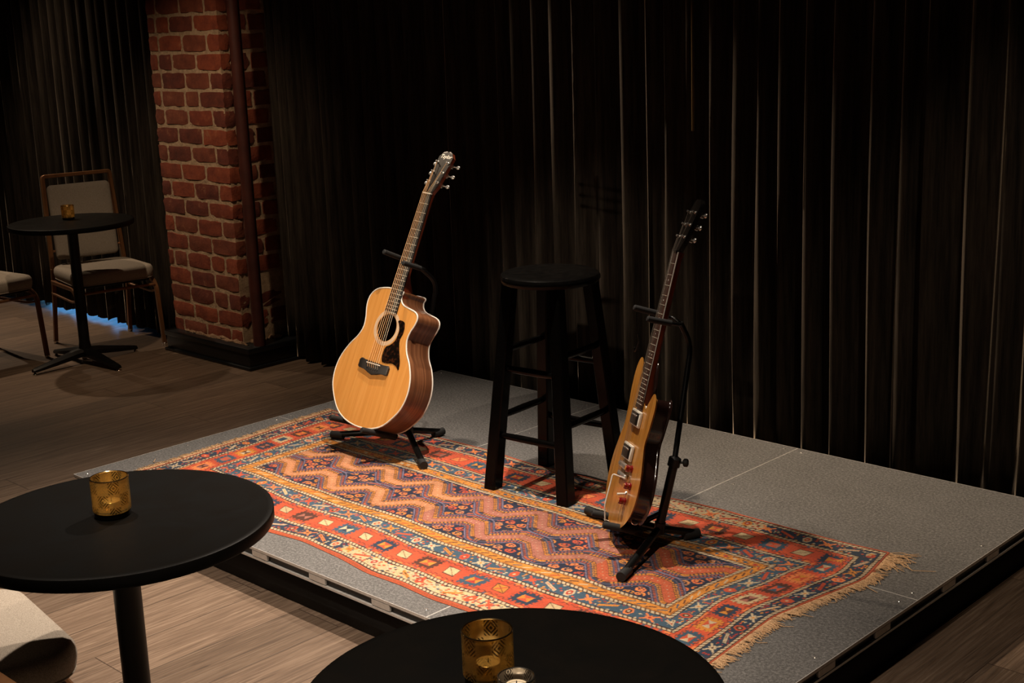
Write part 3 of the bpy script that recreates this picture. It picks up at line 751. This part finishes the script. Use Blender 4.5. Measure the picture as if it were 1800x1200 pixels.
# rosette: its origin at the hole centre
bm = bm_new(); quad_grid(bm, [[(r*math.cos(TAU*k/64), r*math.sin(TAU*k/64), .0006) for k in range(64)] for r in (.0515, .0655)], True)
o = obj('rosette', bm, M_rosette, ag); o.location = (*HC, 0)
PG = cr([(.05, .403), (.062, .408), (.082, .404), (.091, .385), (.092, .365), (.086, .34), (.094, .315), (.108, .288), (.121, .262), (.124, .238), (.108, .247), (.085, .252), (.055, .247), (.036, .246), (.026, .253), (.022, .272), (.025, .300), (.045, .313), (.062, .331), (.068, .350), (.068, .372), (.060, .39)], 5, True)
bm = bm_new(); prism(bm, PG, .0003, .0018); obj('pickguard', bm, M_tort, ag)
BR = [(-.08, .232), (-.072, .24), (-.05, .235), (.05, .235), (.072, .24), (.08, .232), (.08, .207), (.072, .203), (.045, .205), (.025, .196), (0, .190), (-.025, .196), (-.045, .205), (-.072, .203), (-.08, .207)]
bm = bm_new(); prism(bm, BR, .0002, .009, .0025); br = obj('bridge', bm, M_ebony, ag)
bm = bm_new(); tube(bm, [(-.037, .229, .0105), (.037, .2315, .0105)], .0018, 8); obj('saddle', bm, M_bind, br)
for i in range(6):
    bm = bm_new(); bmesh.ops.create_uvsphere(bm, u_segments=10, v_segments=6, radius=.0027, matrix=Matrix.Translation((-.0275+.011*i, .214-.004*math.cos((i-2.5)/2.5), .0095))); obj('bridge_pin', bm, M_black, br)
NUT = .869
bm = bm_new(); neck_mesh(bm, .47, NUT, .056, .0445, .021, 0, .085)
nk = obj('neck', bm, M_mahog, ag)
fretboard(ag, NUT, .648, 20, .0445, .056, .4235, .0, .006, M_ebony)
bm = bm_new(); box(bm, (0, NUT+.002, .0045), (.0445, .0045, .0105), .001); obj('nut', bm, M_white, ag)
# headstock, tilted back
HT = math.radians(13)
H = Matrix.Translation((0, NUT+.004, .003)) @ Matrix.Rotation(-HT, 4, 'X')
hd = empty('headstock', None); hd.parent = ag; hd.matrix_local = H
hp = [(-.021, 0), (-.024, .012), (-.031, .03), (-.0325, .06), (-.036, .13), (-.036, .15), (-.027, .160), (-.022, .168), (-.008, .172), (0, .169), (.008, .172), (.022, .168), (.027, .160), (.036, .15), (.036, .13), (.0325, .06), (.031, .03), (.024, .012), (.021, 0)]
bm = bm_new(); prism(bm, hp, -.0155, -.0018); obj('headstock_core', bm, M_mahog, hd)
bm = bm_new(); prism(bm, hp, -.0018, 0, .0004); obj('headstock_veneer', bm, M_head, hd)
for i, y in enumerate((.045, .085, .125)):
    for s in (-1, 1): tuner(hd, s*(.0235+.002*i), y, 0, s, 0)
def text_mesh(s, size, ext, M, m, parent, name):
    cu = bpy.data.curves.new(name, 'FONT'); cu.body = s; cu.size = size; cu.extrude = ext; cu.align_x = 'CENTER'; cu.align_y = 'CENTER'; cu.shear = .3
    tmp = bpy.data.objects.new(name+'_tmp', cu); COL.objects.link(tmp); dg = bpy.context.evaluated_depsgraph_get(); dg.update()
    me_ = bpy.data.meshes.new_from_object(tmp.evaluated_get(dg)); COL.objects.unlink(tmp); bpy.data.objects.remove(tmp)
    me_.materials.clear(); me_.materials.append(m); o = bpy.data.objects.new(name, me_); link(o); o.parent = parent; o.matrix_local = M; return o
text_mesh('Taylor', .022, .0003, Matrix.Translation((0, .150, .0006)), M_logo, hd, 'logo')
bm = bm_new(); prism(bm, [(-.007, .014), (.007, .014), (.001, .036), (-.001, .036)], .0001, .0014); obj('truss_rod_cover', bm, M_ebony, hd)
Hi = H
def astr(i):
    x0 = -.0275+.011*i; x1 = -.0185+.0074*i; s = -1 if i < 3 else 1; r_ = i if i < 3 else 5-i
    top = Hi @ Vector((s*(.0215+.002*r_), .045+.04*r_, .007))
    return [(x0, .216, .009), (x0, .230, .0128), (x1, NUT+.002, .0105), tuple(top)]
string_set(ag, astr, [.0011, .001, .0009, .0008, .0007, .0006], [M_bronze]*4+[M_steel]*2)
bm = bm_new(); lathe(bm, [(0, .010), (.006, .009), (.004, .003), (.006, 0)], 14, Matrix.Translation((0, .0, -.057)) @ Matrix.Rotation(PI/2, 4, 'X')); obj('strap_button', bm, M_chrome, ag)

# ---- electric
EBs = [(0, 0), (-.07, .006), (-.13, .04), (-.162, .10), (-.162, .16), (-.14, .22), (-.118, .27), (-.120, .33), (-.132, .38), (-.132, .43), (-.116, .462), (-.095, .462), (-.075, .43), (-.055, .39), (-.033, .362)]
ETs = [(.033, .345), (.05, .33), (.068, .338), (.09, .362), (.112, .384), (.13, .378), (.136, .355), (.128, .30), (.118, .25), (.14, .20), (.162, .15), (.162, .09), (.13, .04), (.07, .006)]
KX = .928
OUTE = [(x*KX, y) for x, y in cr(EBs+ETs, 7, True)]
ORI = 1 if area(OUTE) > 0 else -1
eg = empty('electric_guitar', ME); tag(eg, 'slim double cutaway electric guitar with glossy amber top and dark sides on the right stand', 'guitar')
def eloft(levels, name, m, ang=60, capz=None):
    bm = bm_new(); vs = loft(bm, OUTE, levels)
    for r in (vs[0], vs[-1]):
        es = [bm.edges.get((r[i-1], r[i])) for i in range(len(r))]
        bmesh.ops.triangle_fill(bm, use_beauty=True, use_dissolve=False, edges=[e for e in es if e])
    return obj(name, bm, m, eg, True, ang)
eloft([(-.004, -.0002), (-.002, 0), (0, -.0012), (.003, -.006), (.0045, -.013)], 'maple_top', M_gbody)
eloft([(-.046, -.007), (-.043, -.002), (-.038, 0), (-.0042, 0)], 'body_back', M_gside)
bm = bm_new(); tube(bm, [(x, y, -.0015) for x, y in OUTE], .0016, 6, closed=True); obj('binding', bm, M_gbody, eg)
NE = .803
bm = bm_new(); neck_mesh(bm, .33, NE, .056, .043, .018, .006, .02); obj('neck', bm, M_mahog, eg)
fretboard(eg, NE, .628, 22, .043, .0535, .338, .006, .0055, M_rosef)
bm = bm_new(); tube(bm, [(-.0275, .34, .0085), (-.0222, NE, .0085)], .0028, 6); tube(bm, [(.0275, .34, .0085), (.0222, NE, .0085)], .0018, 6); obj('fretboard_binding', bm, M_bind, eg)
bm = bm_new(); box(bm, (0, NE+.002, .011), (.0435, .004, .009), .001); obj('nut', bm, M_black, eg)
# pickups
def pickup(y, z):
    bm = bm_new(); box(bm, (0, y, z), (.090, .047, .009), .003, 2); p = obj('pickup_ring', bm, M_white, eg)
    bm = bm_new(); box(bm, (0, y, z+.005), (.070, .036, .007), .002, 2); c_ = obj('pickup', bm, M_head, p)
    bm = bm_new()
    for k in range(6): lathe(bm, [(0, .002), (.0026, .0016), (.0028, 0)], 10, Matrix.Translation((-.0255+.0102*k, y+.009, z+.0085)))
    obj('pole_screws', bm, M_chrome, c_)
    for sx in (-1, 1):
        for sy in (-1, 1):
            bm = bm_new(); lathe(bm, [(0, .0015), (.0022, .001), (.0024, 0)], 10, Matrix.Translation((sx*.041, y+sy*.019, z+.0045))); obj('ring_screw', bm, M_chrome, p)
pickup(.308, .009); pickup(.208, .010)
bm = bm_new(); box(bm, (-.0, .165, .010), (.086, .016, .009), .002)
for k in range(6): box(bm, (-.0255+.0102*k, .165, .0165), (.0075, .013, .006), .001)
bdg = obj('bridge', bm, M_chrome, eg)
for s in (-1, 1):
    bm = bm_new(); lathe(bm, [(0, .016), (.0055, .015), (.0055, .004), (.009, .004), (.009, .002)], 16, Matrix.Translation((s*.041, .165, .002))); obj('bridge_post', bm, M_chrome, bdg)
bm = bm_new(); box(bm, (0, .137, .0105), (.080, .014, .012), .004, 3); obj('tailpiece', bm, M_chrome, eg)
for x, y in ((.062, .168), (.086, .122), (.070, .074)):
    bm = bm_new(); lathe(bm, [(0, .020), (.008, .0195), (.0098, .017), (.0105, .010), (.0088, .007), (.0105, .004), (.0108, 0)], 24, Matrix.Translation((x, y, .005))); kb = obj('knob', bm, M_ruby, eg)
    bm = bm_new(); lathe(bm, [(0, .001), (.0065, .0008), (.007, 0)], 20, Matrix.Translation((x, y, .0252))); obj('knob_cap', bm, M_gbody, kb)
bm = bm_new(); tube(bm, arcpath([(.040, .135, .012), (.040, .138, .035), (.030, .140, .048), (.050, .05, .056), (.052, .005, .045)], .012), .0021, 10); obj('tremolo_arm', bm, M_arm, eg)
bm = bm_new(); tube(bm, [(.058, .095, .004), (.058, .089, .030)], [.0026, .0036], 10); sw = obj('toggle_switch', bm, M_white, eg)
bm = bm_new(); lathe(bm, [(0, .003), (.005, .003), (.0065, 0)], 16, Matrix.Translation((.058, .0955, .0045))); obj('switch_washer', bm, M_chrome, sw)
bm = bm_new(); prism(bm, [(-.118+.0, .40), (-.118, .41), (-.11, .41), (-.11, .40)], .001, .002); bm.free()
bm = bm_new(); prism(bm, [(.018, .325), (.046, .322), (.052, .345), (.030, .352)], -.004, .004, .001); o = obj('neck_pocket_cover', bm, M_white, eg); tag(o, 'pale glossy neck joint in the lower cutaway')
bm = bm_new()
for s in (0, 1):
    lathe(bm, [(0, .010), (.006, .009), (.004, .003), (.007, 0)], 14, Matrix.Translation((0, .001, -.022)) @ Matrix.Rotation(PI/2, 4, 'X')) if s == 0 else None
obj('strap_button', bm, M_chrome, eg)
# side jack plate
bm = bm_new(); lathe(bm, [(0, .003), (.011, .002), (.012, 0)], 20, Matrix.Translation((.108, .030, -.024)) @ Matrix.Rotation(math.radians(128), 4, 'Z') @ Matrix.Rotation(PI/2, 4, 'X')); o = obj('jack_plate', bm, M_chrome, eg)
H2 = Matrix.Translation((0, NE+.004, .009)) @ Matrix.Rotation(-math.radians(11), 4, 'X')
hd2 = empty('headstock', None); hd2.parent = eg; hd2.matrix_local = H2
hp2 = [(-.021, 0), (-.026, .012), (-.034, .03), (-.036, .07), (-.036, .13), (-.030, .15), (-.016, .160), (0, .156), (.016, .160), (.030, .15), (.036, .13), (.036, .07), (.034, .03), (.026, .012), (.021, 0)]
bm = bm_new(); prism(bm, hp2, -.014, 0, .001); obj('headstock_plate', bm, M_head, hd2)
for i, y in enumerate((.042, .080, .118)):
    for s in (-1, 1): tuner(hd2, s*.0245, y, 0, s, 0)
def estr(i):
    x0 = -.0255+.0102*i; x1 = -.0175+.007*i; s = -1 if i < 3 else 1; r_ = i if i < 3 else 5-i
    top = H2 @ Vector((s*.0225, .042+.038*r_, .007))
    return [(x0, .137, .016), (x0, .165, .0205), (x1, NE+.002, .0155), tuple(top)]
string_set(eg, estr, [.0006, .0005, .0005, .0004, .0004, .0004], [M_dull]*6)

# ---- stands
def stand(M, feet, hub, collar, top, label, bodyz, yz, cx, knob_dir, far=.078, near=.058):
    root = empty('guitar_stand', Matrix.Translation((hub[0], hub[1], 0))); tag(root, label, 'guitar stand', 'tripod guitar stands')
    T0 = Matrix.Translation((-hub[0], -hub[1], 0))
    def part(name, bm, m, par=root, **k):
        bmesh.ops.transform(bm, matrix=T0, verts=bm.verts[:]); return obj(name, bm, m, par, **k)
    Lw = lambda *p: M @ Vector(p)
    hub = Vector(hub); collar = Vector(collar); top = Vector(top)
    for f in feet:
        f = Vector(f); d_ = (f-hub); k = Vector((hub.x, hub.y, hub.z))
        bm = bm_new(); tube(bm, arcpath([k, k+Vector((d_.x*.18, d_.y*.18, -.006)), f+Vector((0, 0, .014))], .03), .0115, 12); lg = part('leg', bm, M_stand)
        bm = bm_new(); n_ = Vector((d_.x, d_.y, 0)).normalized(); tube(bm, [f+Vector((0, 0, .0155))-n_*.045, f+Vector((0, 0, .0145))+n_*.006], .0145, 14); part('rubber_foot', bm, M_rubber, lg)
    bm = bm_new(); tube(bm, [hub+Vector((0, 0, -.012)), hub+(collar-hub)*.1], [.017, .0165], 18); part('hub', bm, M_stand)
    bm = bm_new(); tube(bm, [hub, collar], .0135, 16); part('lower_tube', bm, M_stand)
    ax = (collar-hub).normalized()
    bm = bm_new(); tube(bm, [collar-ax*.014, collar-ax*.012, collar+ax*.012, collar+ax*.016], [.0145, .0185, .0185, .012], 18); cl = part('height_collar', bm, M_stand)
    kd = Vector(knob_dir).normalized()
    bm = bm_new(); tube(bm, [collar+kd*.012, collar+kd*.026], .004, 8); tube(bm, [collar+kd*.026, collar+kd*.029, collar+kd*.038, collar+kd*.041], [.009, .012, .012, .008], 14); part('clamp_knob', bm, M_rubber, cl)
    yb = Lw(0, yz, bodyz-.028)
    bm = bm_new(); tube(bm, arcpath([collar, top, yb], .05, 6), .0085, 14); part('upper_tube', bm, M_stand)
    # yoke
    bm = bm_new(); tube(bm, arcpath([Lw(-.046, yz+.012, far), Lw(-.046, yz+.008, bodyz-.02), Lw(.046, yz-.004, bodyz-.02), Lw(.046, yz-.008, near)], .022, 6), .0055, 12); yk = part('neck_yoke', bm, M_stand)
    for s, e in ((-1, far), (1, near)):
        bm = bm_new(); tube(bm, [Lw(s*.046, yz+.002-.008*s, bodyz+.012), Lw(s*.046, yz+.002-.010*s, e), Lw(s*.046, yz+.002-.010*s, e+.003)], [.0092, .0092, .006], 14); part('foam_sleeve', bm, M_foam, yk)
    # cradle
    zb = BACKZ-.018; yb_ = .0
    cr_ = [Lw(-cx, CY, .05), Lw(-cx, CY, zb), Lw(cx, CY, zb), Lw(cx, CY, .05)]
    bm = bm_new(); tube(bm, arcpath(cr_, .03, 6), .0065, 12)
    mid = Lw(0, CY, zb); tp = hub+(collar-hub)*.25; tube(bm, [mid, tp], .008, 12); cd = part('cradle', bm, M_stand)
    for s in (-1, 1):
        bm = bm_new(); tube(bm, [Lw(s*cx, CY, zb+.02), Lw(s*cx, CY, .048), Lw(s*cx, CY, .053)], [.011, .011, .008], 14); part('foam_sleeve', bm, M_foam, cd)
        bm = bm_new(); tube(bm, [Lw(s*cx*.25, CY, zb), Lw(s*cx*.8, CY, zb)], .011, 14); part('foam_sleeve', bm, M_foam, cd)
    return root
BACKZ = DEP; CY = -.0
st = stand(MA, [(.429, .839, .006), (.97, .807, .006), (.72, 1.13, .001)], (.725, .955, .062), (.735, 1.02, .24), (.765, 1.10, .60), 'black tripod guitar stand holding the acoustic guitar', -.04, .612, .09, (1, .1, 0))
BACKZ = -.046; CY = -.004
st2 = stand(ME, [(2.114, .495, .006), (2.085, .883, .006), (1.712, .825, .006)], (2.035, .765, .058), (2.070, .795, .262), (2.035, .925, .58), 'black tripod guitar stand holding the electric guitar', -.025, .606, .07, (1, .5, 0))

# retaining strap with a hook hanging from the electric guitar's yoke
tip = ME @ Vector((-.046, .612, .070)); bm = bm_new()
tube(bm, [tip-Vector((0, 0, .006)), tip-Vector((0, .002, .045)), tip-Vector((-.004, 0, .075))], .0012, 6)
tube(bm, arcpath([tip-Vector((-.004, 0, .072)), tip-Vector((-.008, 0, .09)), tip-Vector((.004, 0, .118)), tip-Vector((.010, 0, .125)), tip-Vector((.010, 0, .112))], .01), .0028, 8)
o = obj('retaining_strap', bm, M_stand, None); o.parent = st2; o.matrix_parent_inverse = Matrix.Translation((-2.035, -.765, 0))
# ---------------------------------------------------------------- bar stool
SC = Vector((1.43, .985, 0)); SA = math.radians(5.7); ST = .725
stool = empty('bar_stool', Matrix.Translation(SC) @ Matrix.Rotation(SA, 4, 'Z')); tag(stool, 'tall black round-seated wooden bar stool standing between the two guitars', 'stool')
bm = bm_new(); lathe(bm, [(0, ST-.002), (.12, ST-.001), (.150, ST), (.159, ST-.004), (.1635, ST-.012), (.1635, ST-.020), (.158, ST-.029), (.148, ST-.032), (0, ST-.032)], 64); obj('seat', bm, M_stool, stool)
LT, LB = .093, .150
def leg_at(sx, sy, z):
    q = 1-z/(ST-.03); r = LT+(LB-LT)*q; return Vector((sx*r, sy*r, z))
for sx in (-1, 1):
    for sy in (-1, 1):
        bm = bm_new(); h = .0235; rows = []
        for z in (.006 if sy < 0 else 0, .2, .45, ST-.031):
            c_ = leg_at(sx, sy, z); k = h*(1-.12*z/ST); b_ = .004
            rows.append([c_+Vector((x, y, 0)) for x, y in ((-k+b_, -k), (k-b_, -k), (k, -k+b_), (k, k-b_), (k-b_, k), (-k+b_, k), (-k, k-b_), (-k, -k+b_))])
        vs = quad_grid(bm, rows, True); bm.faces.new(vs[0]); bm.faces.new(vs[-1]); obj('leg', bm, M_stool, stool, True, 30)
for (a, b, zs) in ((((-1, -1)), (1, -1), (.19, .415)), ((-1, 1), (1, 1), (.19, .415)), ((-1, -1), (-1, 1), (.25, .475)), ((1, -1), (1, 1), (.25, .475))):
    for z in zs:
        bm = bm_new(); A_, B_ = leg_at(*a, z), leg_at(*b, z); n = 8
        tube(bm, [A_+(B_-A_)*k/n for k in range(n+1)], [.0095+.0025*math.sin(PI*k/n) for k in range(n+1)], 14); obj('rung', bm, M_stool, stool)

# ---------------------------------------------------------------- round café tables
HT_ = .745
def make_table(loc, label, rad=.297, rot=0.0):
    root = empty('cafe_table', Matrix.Translation((loc[0], loc[1], FLOOR)) @ Matrix.Rotation(rot, 4, 'Z')); tag(root, label, 'table', 'round black cafe tables')
    bm = bm_new(); T_ = HT_; lathe(bm, [(0, T_), (rad-.012, T_), (rad-.003, T_), (rad-.0008, T_-.0012), (rad, T_-.0035), (rad, T_-.022), (rad-.002, T_-.0255), (rad-.02, T_-.026), (0, T_-.026)], 128); obj('tabletop', bm, M_table, root)
    bm = bm_new(); lathe(bm, [(0, T_-.026), (.075, T_-.026), (.075, T_-.031), (.036, T_-.040), (.027, T_-.055), (.0265, .40), (.0275, .12), (.034, .07), (.036, .05), (0, .05)], 32); obj('column', bm, M_black, root)
    for k in range(4):
        bm = bm_new(); a = PI/2*k; rows = []
        for q, (r, w, z0, z1) in enumerate(((.0, .032, .045, .085), (.07, .028, .04, .078), (.18, .022, .026, .056), (.29, .016, .014, .034), (.305, .012, .014, .030))):
            rows.append([(r*math.cos(a)-s*w*math.sin(a), r*math.sin(a)+s*w*math.cos(a), z) for s, z in ((-1, z0), (1, z0), (1, z0+(z1-z0)*.6), (.5, z1), (-.5, z1), (-1, z0+(z1-z0)*.6))])
        vs = quad_grid(bm, rows, True); bm.faces.new(vs[0]); bm.faces.new(vs[-1]); lg = obj('foot', bm, M_black, root, True, 40)
        bm = bm_new(); lathe(bm, [(0, 0), (.009, 0), (.010, .003), (.006, .008), (.004, .016), (0, .016)], 14, Matrix.Translation((.295*math.cos(a), .295*math.sin(a), 0))); obj('glide', bm, M_glide, lg)
    return root
make_table((2.047, -.942), 'round black table at the lower left holding one gold votive holder', .2955, .3)
make_table((3.124, -.965), 'large round black table cropped by the bottom edge holding two votive holders', .2985, .5)
make_table((-2.035, 1.165), 'far round black table by the curtain in front of a beige chair', .31, .05)

# ---------------------------------------------------------------- votive holders and candles
ZT = FLOOR+HT_
def votive(x, y, label, r=.0365, h=.078, m=None, cl='white tealight candle inside the gold holder', base=.011):
    root = empty('votive_holder', Matrix.Translation((x, y, ZT))); tag(root, label, 'candle holder')
    bm = bm_new(); wall = .0022
    lathe(bm, [(0, base), (r-.004, base), (r, base+.003), (r, h), (r-wall*.5, h+.0012), (r-wall, h), (r-wall, base+.006), (r-.008, base+.004), (0, base+.004)], 56); obj('glass', bm, m or M_gold, root)
    bm = bm_new(); lathe(bm, [(0, 0), (r-.005, 0), (r-.0025, .002), (r-.002, base), (0, base)], 48); obj('thick_base', bm, M_stool, root)
    bm = bm_new(); n = 48; tube(bm, [((r-wall*.5)*math.cos(TAU*k/n), (r-wall*.5)*math.sin(TAU*k/n), h+.0006) for k in range(n)], .0013, 6, closed=True); obj('rim', bm, M_rim if m is None else M_tin, root)
    c_ = empty('tealight_candle', Matrix.Translation((x, y, ZT+base+.004))); tag(c_, cl, 'candle')
    R = min(.0185, r-.010)
    bm = bm_new(); lathe(bm, [(0, 0), (R, 0), (R, .015), (R-.001, .0155), (R-.001, .012), (R-.0015, .012)], 32); obj('tin_cup', bm, M_tin, c_)
    bm = bm_new(); lathe(bm, [(0, .001), (R-.0015, .001), (R-.0015, .012), (R-.004, .0132), (0, .0138)], 32); wx_ = obj('wax', bm, M_wax, c_)
    bm = bm_new(); tube(bm, [(0, 0, .0138), (.0005, 0, .021)], .0008, 6); obj('wick', bm, M_black, wx_)
    return root
votive(2.020, -.940, 'gold etched glass votive holder on the lower left table', cl='white tealight candle inside the gold holder on the lower left table')
votive(3.061, -.948, 'gold etched votive holder on the nearest table, left of the small silver one', cl='white tealight candle inside the gold holder on the nearest table')
votive(3.139, -.972, 'small silver mercury glass votive holder cut by the bottom edge', .026, .042, M_silver, 'tealight candle inside the small silver holder')
votive(-2.115, 1.195, 'gold votive holder on the far table in front of the beige chair back', .0325, .072, cl='tealight candle inside the gold holder on the far table')

# ---------------------------------------------------------------- banquet chairs (face local +x)
def cushion(bm, pts, z0, z1, r, crown=.0, axis='Z'):
    """puffy pad over an outline; pts = corner list, rounded"""
    n = len(pts); cx = sum(p[0] for p in pts)/n; cy = sum(p[1] for p in pts)/n
    H_ = z1-z0; rows = []
    lv = [(-.02, 0), (-.004, .02), (0, .12), (.004, .45), (.002, .7), (-.006, .88), (-.022, .97), (-.06, 1.0), (-.12, 1.0+crown*.5), (-.18, 1+crown)]
    for s, q in lv:
        row = []
        for i, (x, y) in enumerate(pts):
            a, b = pts[i-1], pts[(i+1) % n]; tx, ty = b[0]-a[0], b[1]-a[1]; L = math.hypot(tx, ty); nx, ny = ty/L, -tx/L
            if s < -.05:
                k = 1+s/.2*.999 if s > -.19 else .02
                k = max(.03, k); row.append((cx+(x-cx)*k, cy+(y-cy)*k, z0+H_*q))
            else: row.append((x+nx*s, y+ny*s, z0+H_*q))
        rows.append(row)
    vs = quad_grid(bm, rows, True); bm.faces.new(vs[0]); bm.faces.new(vs[-1])
def rrect(x0, x1, y0, y1, r, n=6, taper=0):
    out = []
    for cx, cy, a0 in ((x1-r, y1-r, 0), (x0+r, y1-r, PI/2), (x0+r, y0+r, PI), (x1-r, y0+r, 1.5*PI)):
        for k in range(n+1):
            a = a0+PI/2*k/n; x = cx+r*math.cos(a); y = cy+r*math.sin(a); out.append((x, y*(1-taper*(x1-x)/(x1-x0))))
    return out
def flatbar(bm, pts, w, th, side):
    """rectangular tube along pts, w along `side`"""
    P = [Vector(p) for p in pts]; sd = Vector(side).normalized(); rows = []
    for i in range(len(P)):
        t_ = (P[min(i+1, len(P)-1)]-P[max(i-1, 0)]).normalized(); u = t_.cross(sd).normalized()
        b_ = .25
        rows.append([P[i]+sd*w/2*a+u*th/2*b for a, b in ((-1, -1+b_), (-1+b_, -1), (1-b_, -1), (1, -1+b_), (1, 1-b_), (1-b_, 1), (-1+b_, 1), (-1, 1-b_))])
    vs = quad_grid(bm, rows, True); bm.faces.new(vs[0]); bm.faces.new(vs[-1])
def make_chair():
    root = empty('banquet_chair'); SH = .455; hw = .205
    bm = bm_new(); cushion(bm, rrect(-.215, .225, -.225, .225, .085, 8, .05), SH-.072, SH-.004, 0, .12); obj('seat', bm, M_uph, root, True, 60)
    bm = bm_new(); o_ = rrect(-.212, .222, -.222, .222, .085, 8, .05); tube(bm, [(x, y, SH-.071) for x, y in o_], .0035, 6, closed=True); obj('seat_piping', bm, M_uph, root)
    bm = bm_new(); box(bm, (0, 0, SH-.083), (.37, .38, .018), .003); obj('seat_board', bm, M_black, root)
    # back frame with an open slot over the pad
    bt = .925; bx = lambda z: -.205-(z-.40)*.11
    bm = bm_new(); flatbar(bm, arcpath([(bx(.36), -hw, .36), (bx(bt), -.186, bt), (bx(bt), .186, bt), (bx(.36), hw, .36)], .012, 3), .030, .020, (1, 0, .13)); obj('back_frame', bm, M_cframe, root, True, 40)
    bm = bm_new(); rows_o = rrect(.475, .872, -.171, .171, .022, 5)
    cushion(bm, rows_o, 0, .038, 0, .10)
    th = math.atan(.13)
    for v in bm.verts: z, y, d_ = v.co.x, v.co.y, v.co.z; v.co = Vector((bx(z)-.012+d_, y, z))
    obj('backrest', bm, M_uph, root, True, 60)
    bm = bm_new(); 
    for s in (-1, 1): tube(bm, [(bx(.52), s*.165, .52), (bx(.52), s*.2, .52)], .006, 8)
    obj('back_rail', bm, M_cframe, root)
    for s in (-1, 1):
        bm = bm_new(); flatbar(bm, arcpath([(-.20, s*.212, SH-.100), (.155, s*.217, SH-.092), (.205, s*.217, SH-.13), (.232, s*.222, .012)], .06, 6), .022, .022, (0, 1, 0)); l1 = obj('leg', bm, M_cframe, root, True, 40)
        bm = bm_new(); flatbar(bm, arcpath([(-.200, s*.205, SH-.03), (-.205, s*.208, SH-.14), (-.262, s*.214, .012)], .08, 6), .022, .022, (0, 1, 0)); l2 = obj('leg', bm, M_cframe, root, True, 40)
        for x, l in ((.2325, l1), (-.2625, l2)):
            bm = bm_new(); lathe(bm, [(0, 0), (.012, 0), (.0145, .004), (.0145, .014), (.011, .018), (0, .018)], 16, Matrix.Translation((x, s*(.222 if x > 0 else .214), 0))); obj('glide', bm, M_glide, l)
        bm = bm_new(); flatbar(bm, arcpath([(-.222, s*.212, SH-.165), (.12, s*.216, SH-.165), (.2, s*.218, SH-.15)], .03, 4), .016, .012, (0, 1, 0)); obj('side_stretcher', bm, M_cframe, root)
    bm = bm_new(); tube(bm, [(.205, -.21, SH-.115), (.205, .21, SH-.115)], .008, 8); obj('front_stretcher', bm, M_cframe, root)
    return root
def place(o, x, y, deg, label):
    o.matrix_world = Matrix.Translation((x, y, FLOOR)) @ Matrix.Rotation(math.radians(deg), 4, 'Z'); tag(o, label, 'chair', 'beige banquet chairs'); return o
ch = make_chair()
chairs = [ch]+[copy_tree(ch) for _ in range(3)]
place(chairs[0], -2.31, 1.46, -10, 'beige upholstered chair with bronze frame behind the far table')
place(chairs[1], -2.53, .85, 6, 'beige chair cut by the left edge, only its seat and legs showing')
place(chairs[2], 1.66, -1.165, 82, 'beige padded chair at the lower left, seat tucked beside the round table')
place(chairs[3], 2.9, -1.305, 90, 'chair nearest the camera, only its bronze top rail corner at the bottom left')

# ---------------------------------------------------------------- thin rod hanging in front of the curtain
RX, RY, RZ0 = 1.431, 1.76, 1.114
bm = bm_new(); tube(bm, [(RX, RY, z) for z in (RZ0, 1.8, ZC)], .0045, 10); o = obj('hanging_rod', bm, mat('antique_brass', (.5, .32, .14), .3, 1), None)
tag(o, 'thin brass rod hanging from above in front of the velvet curtain', 'rod')
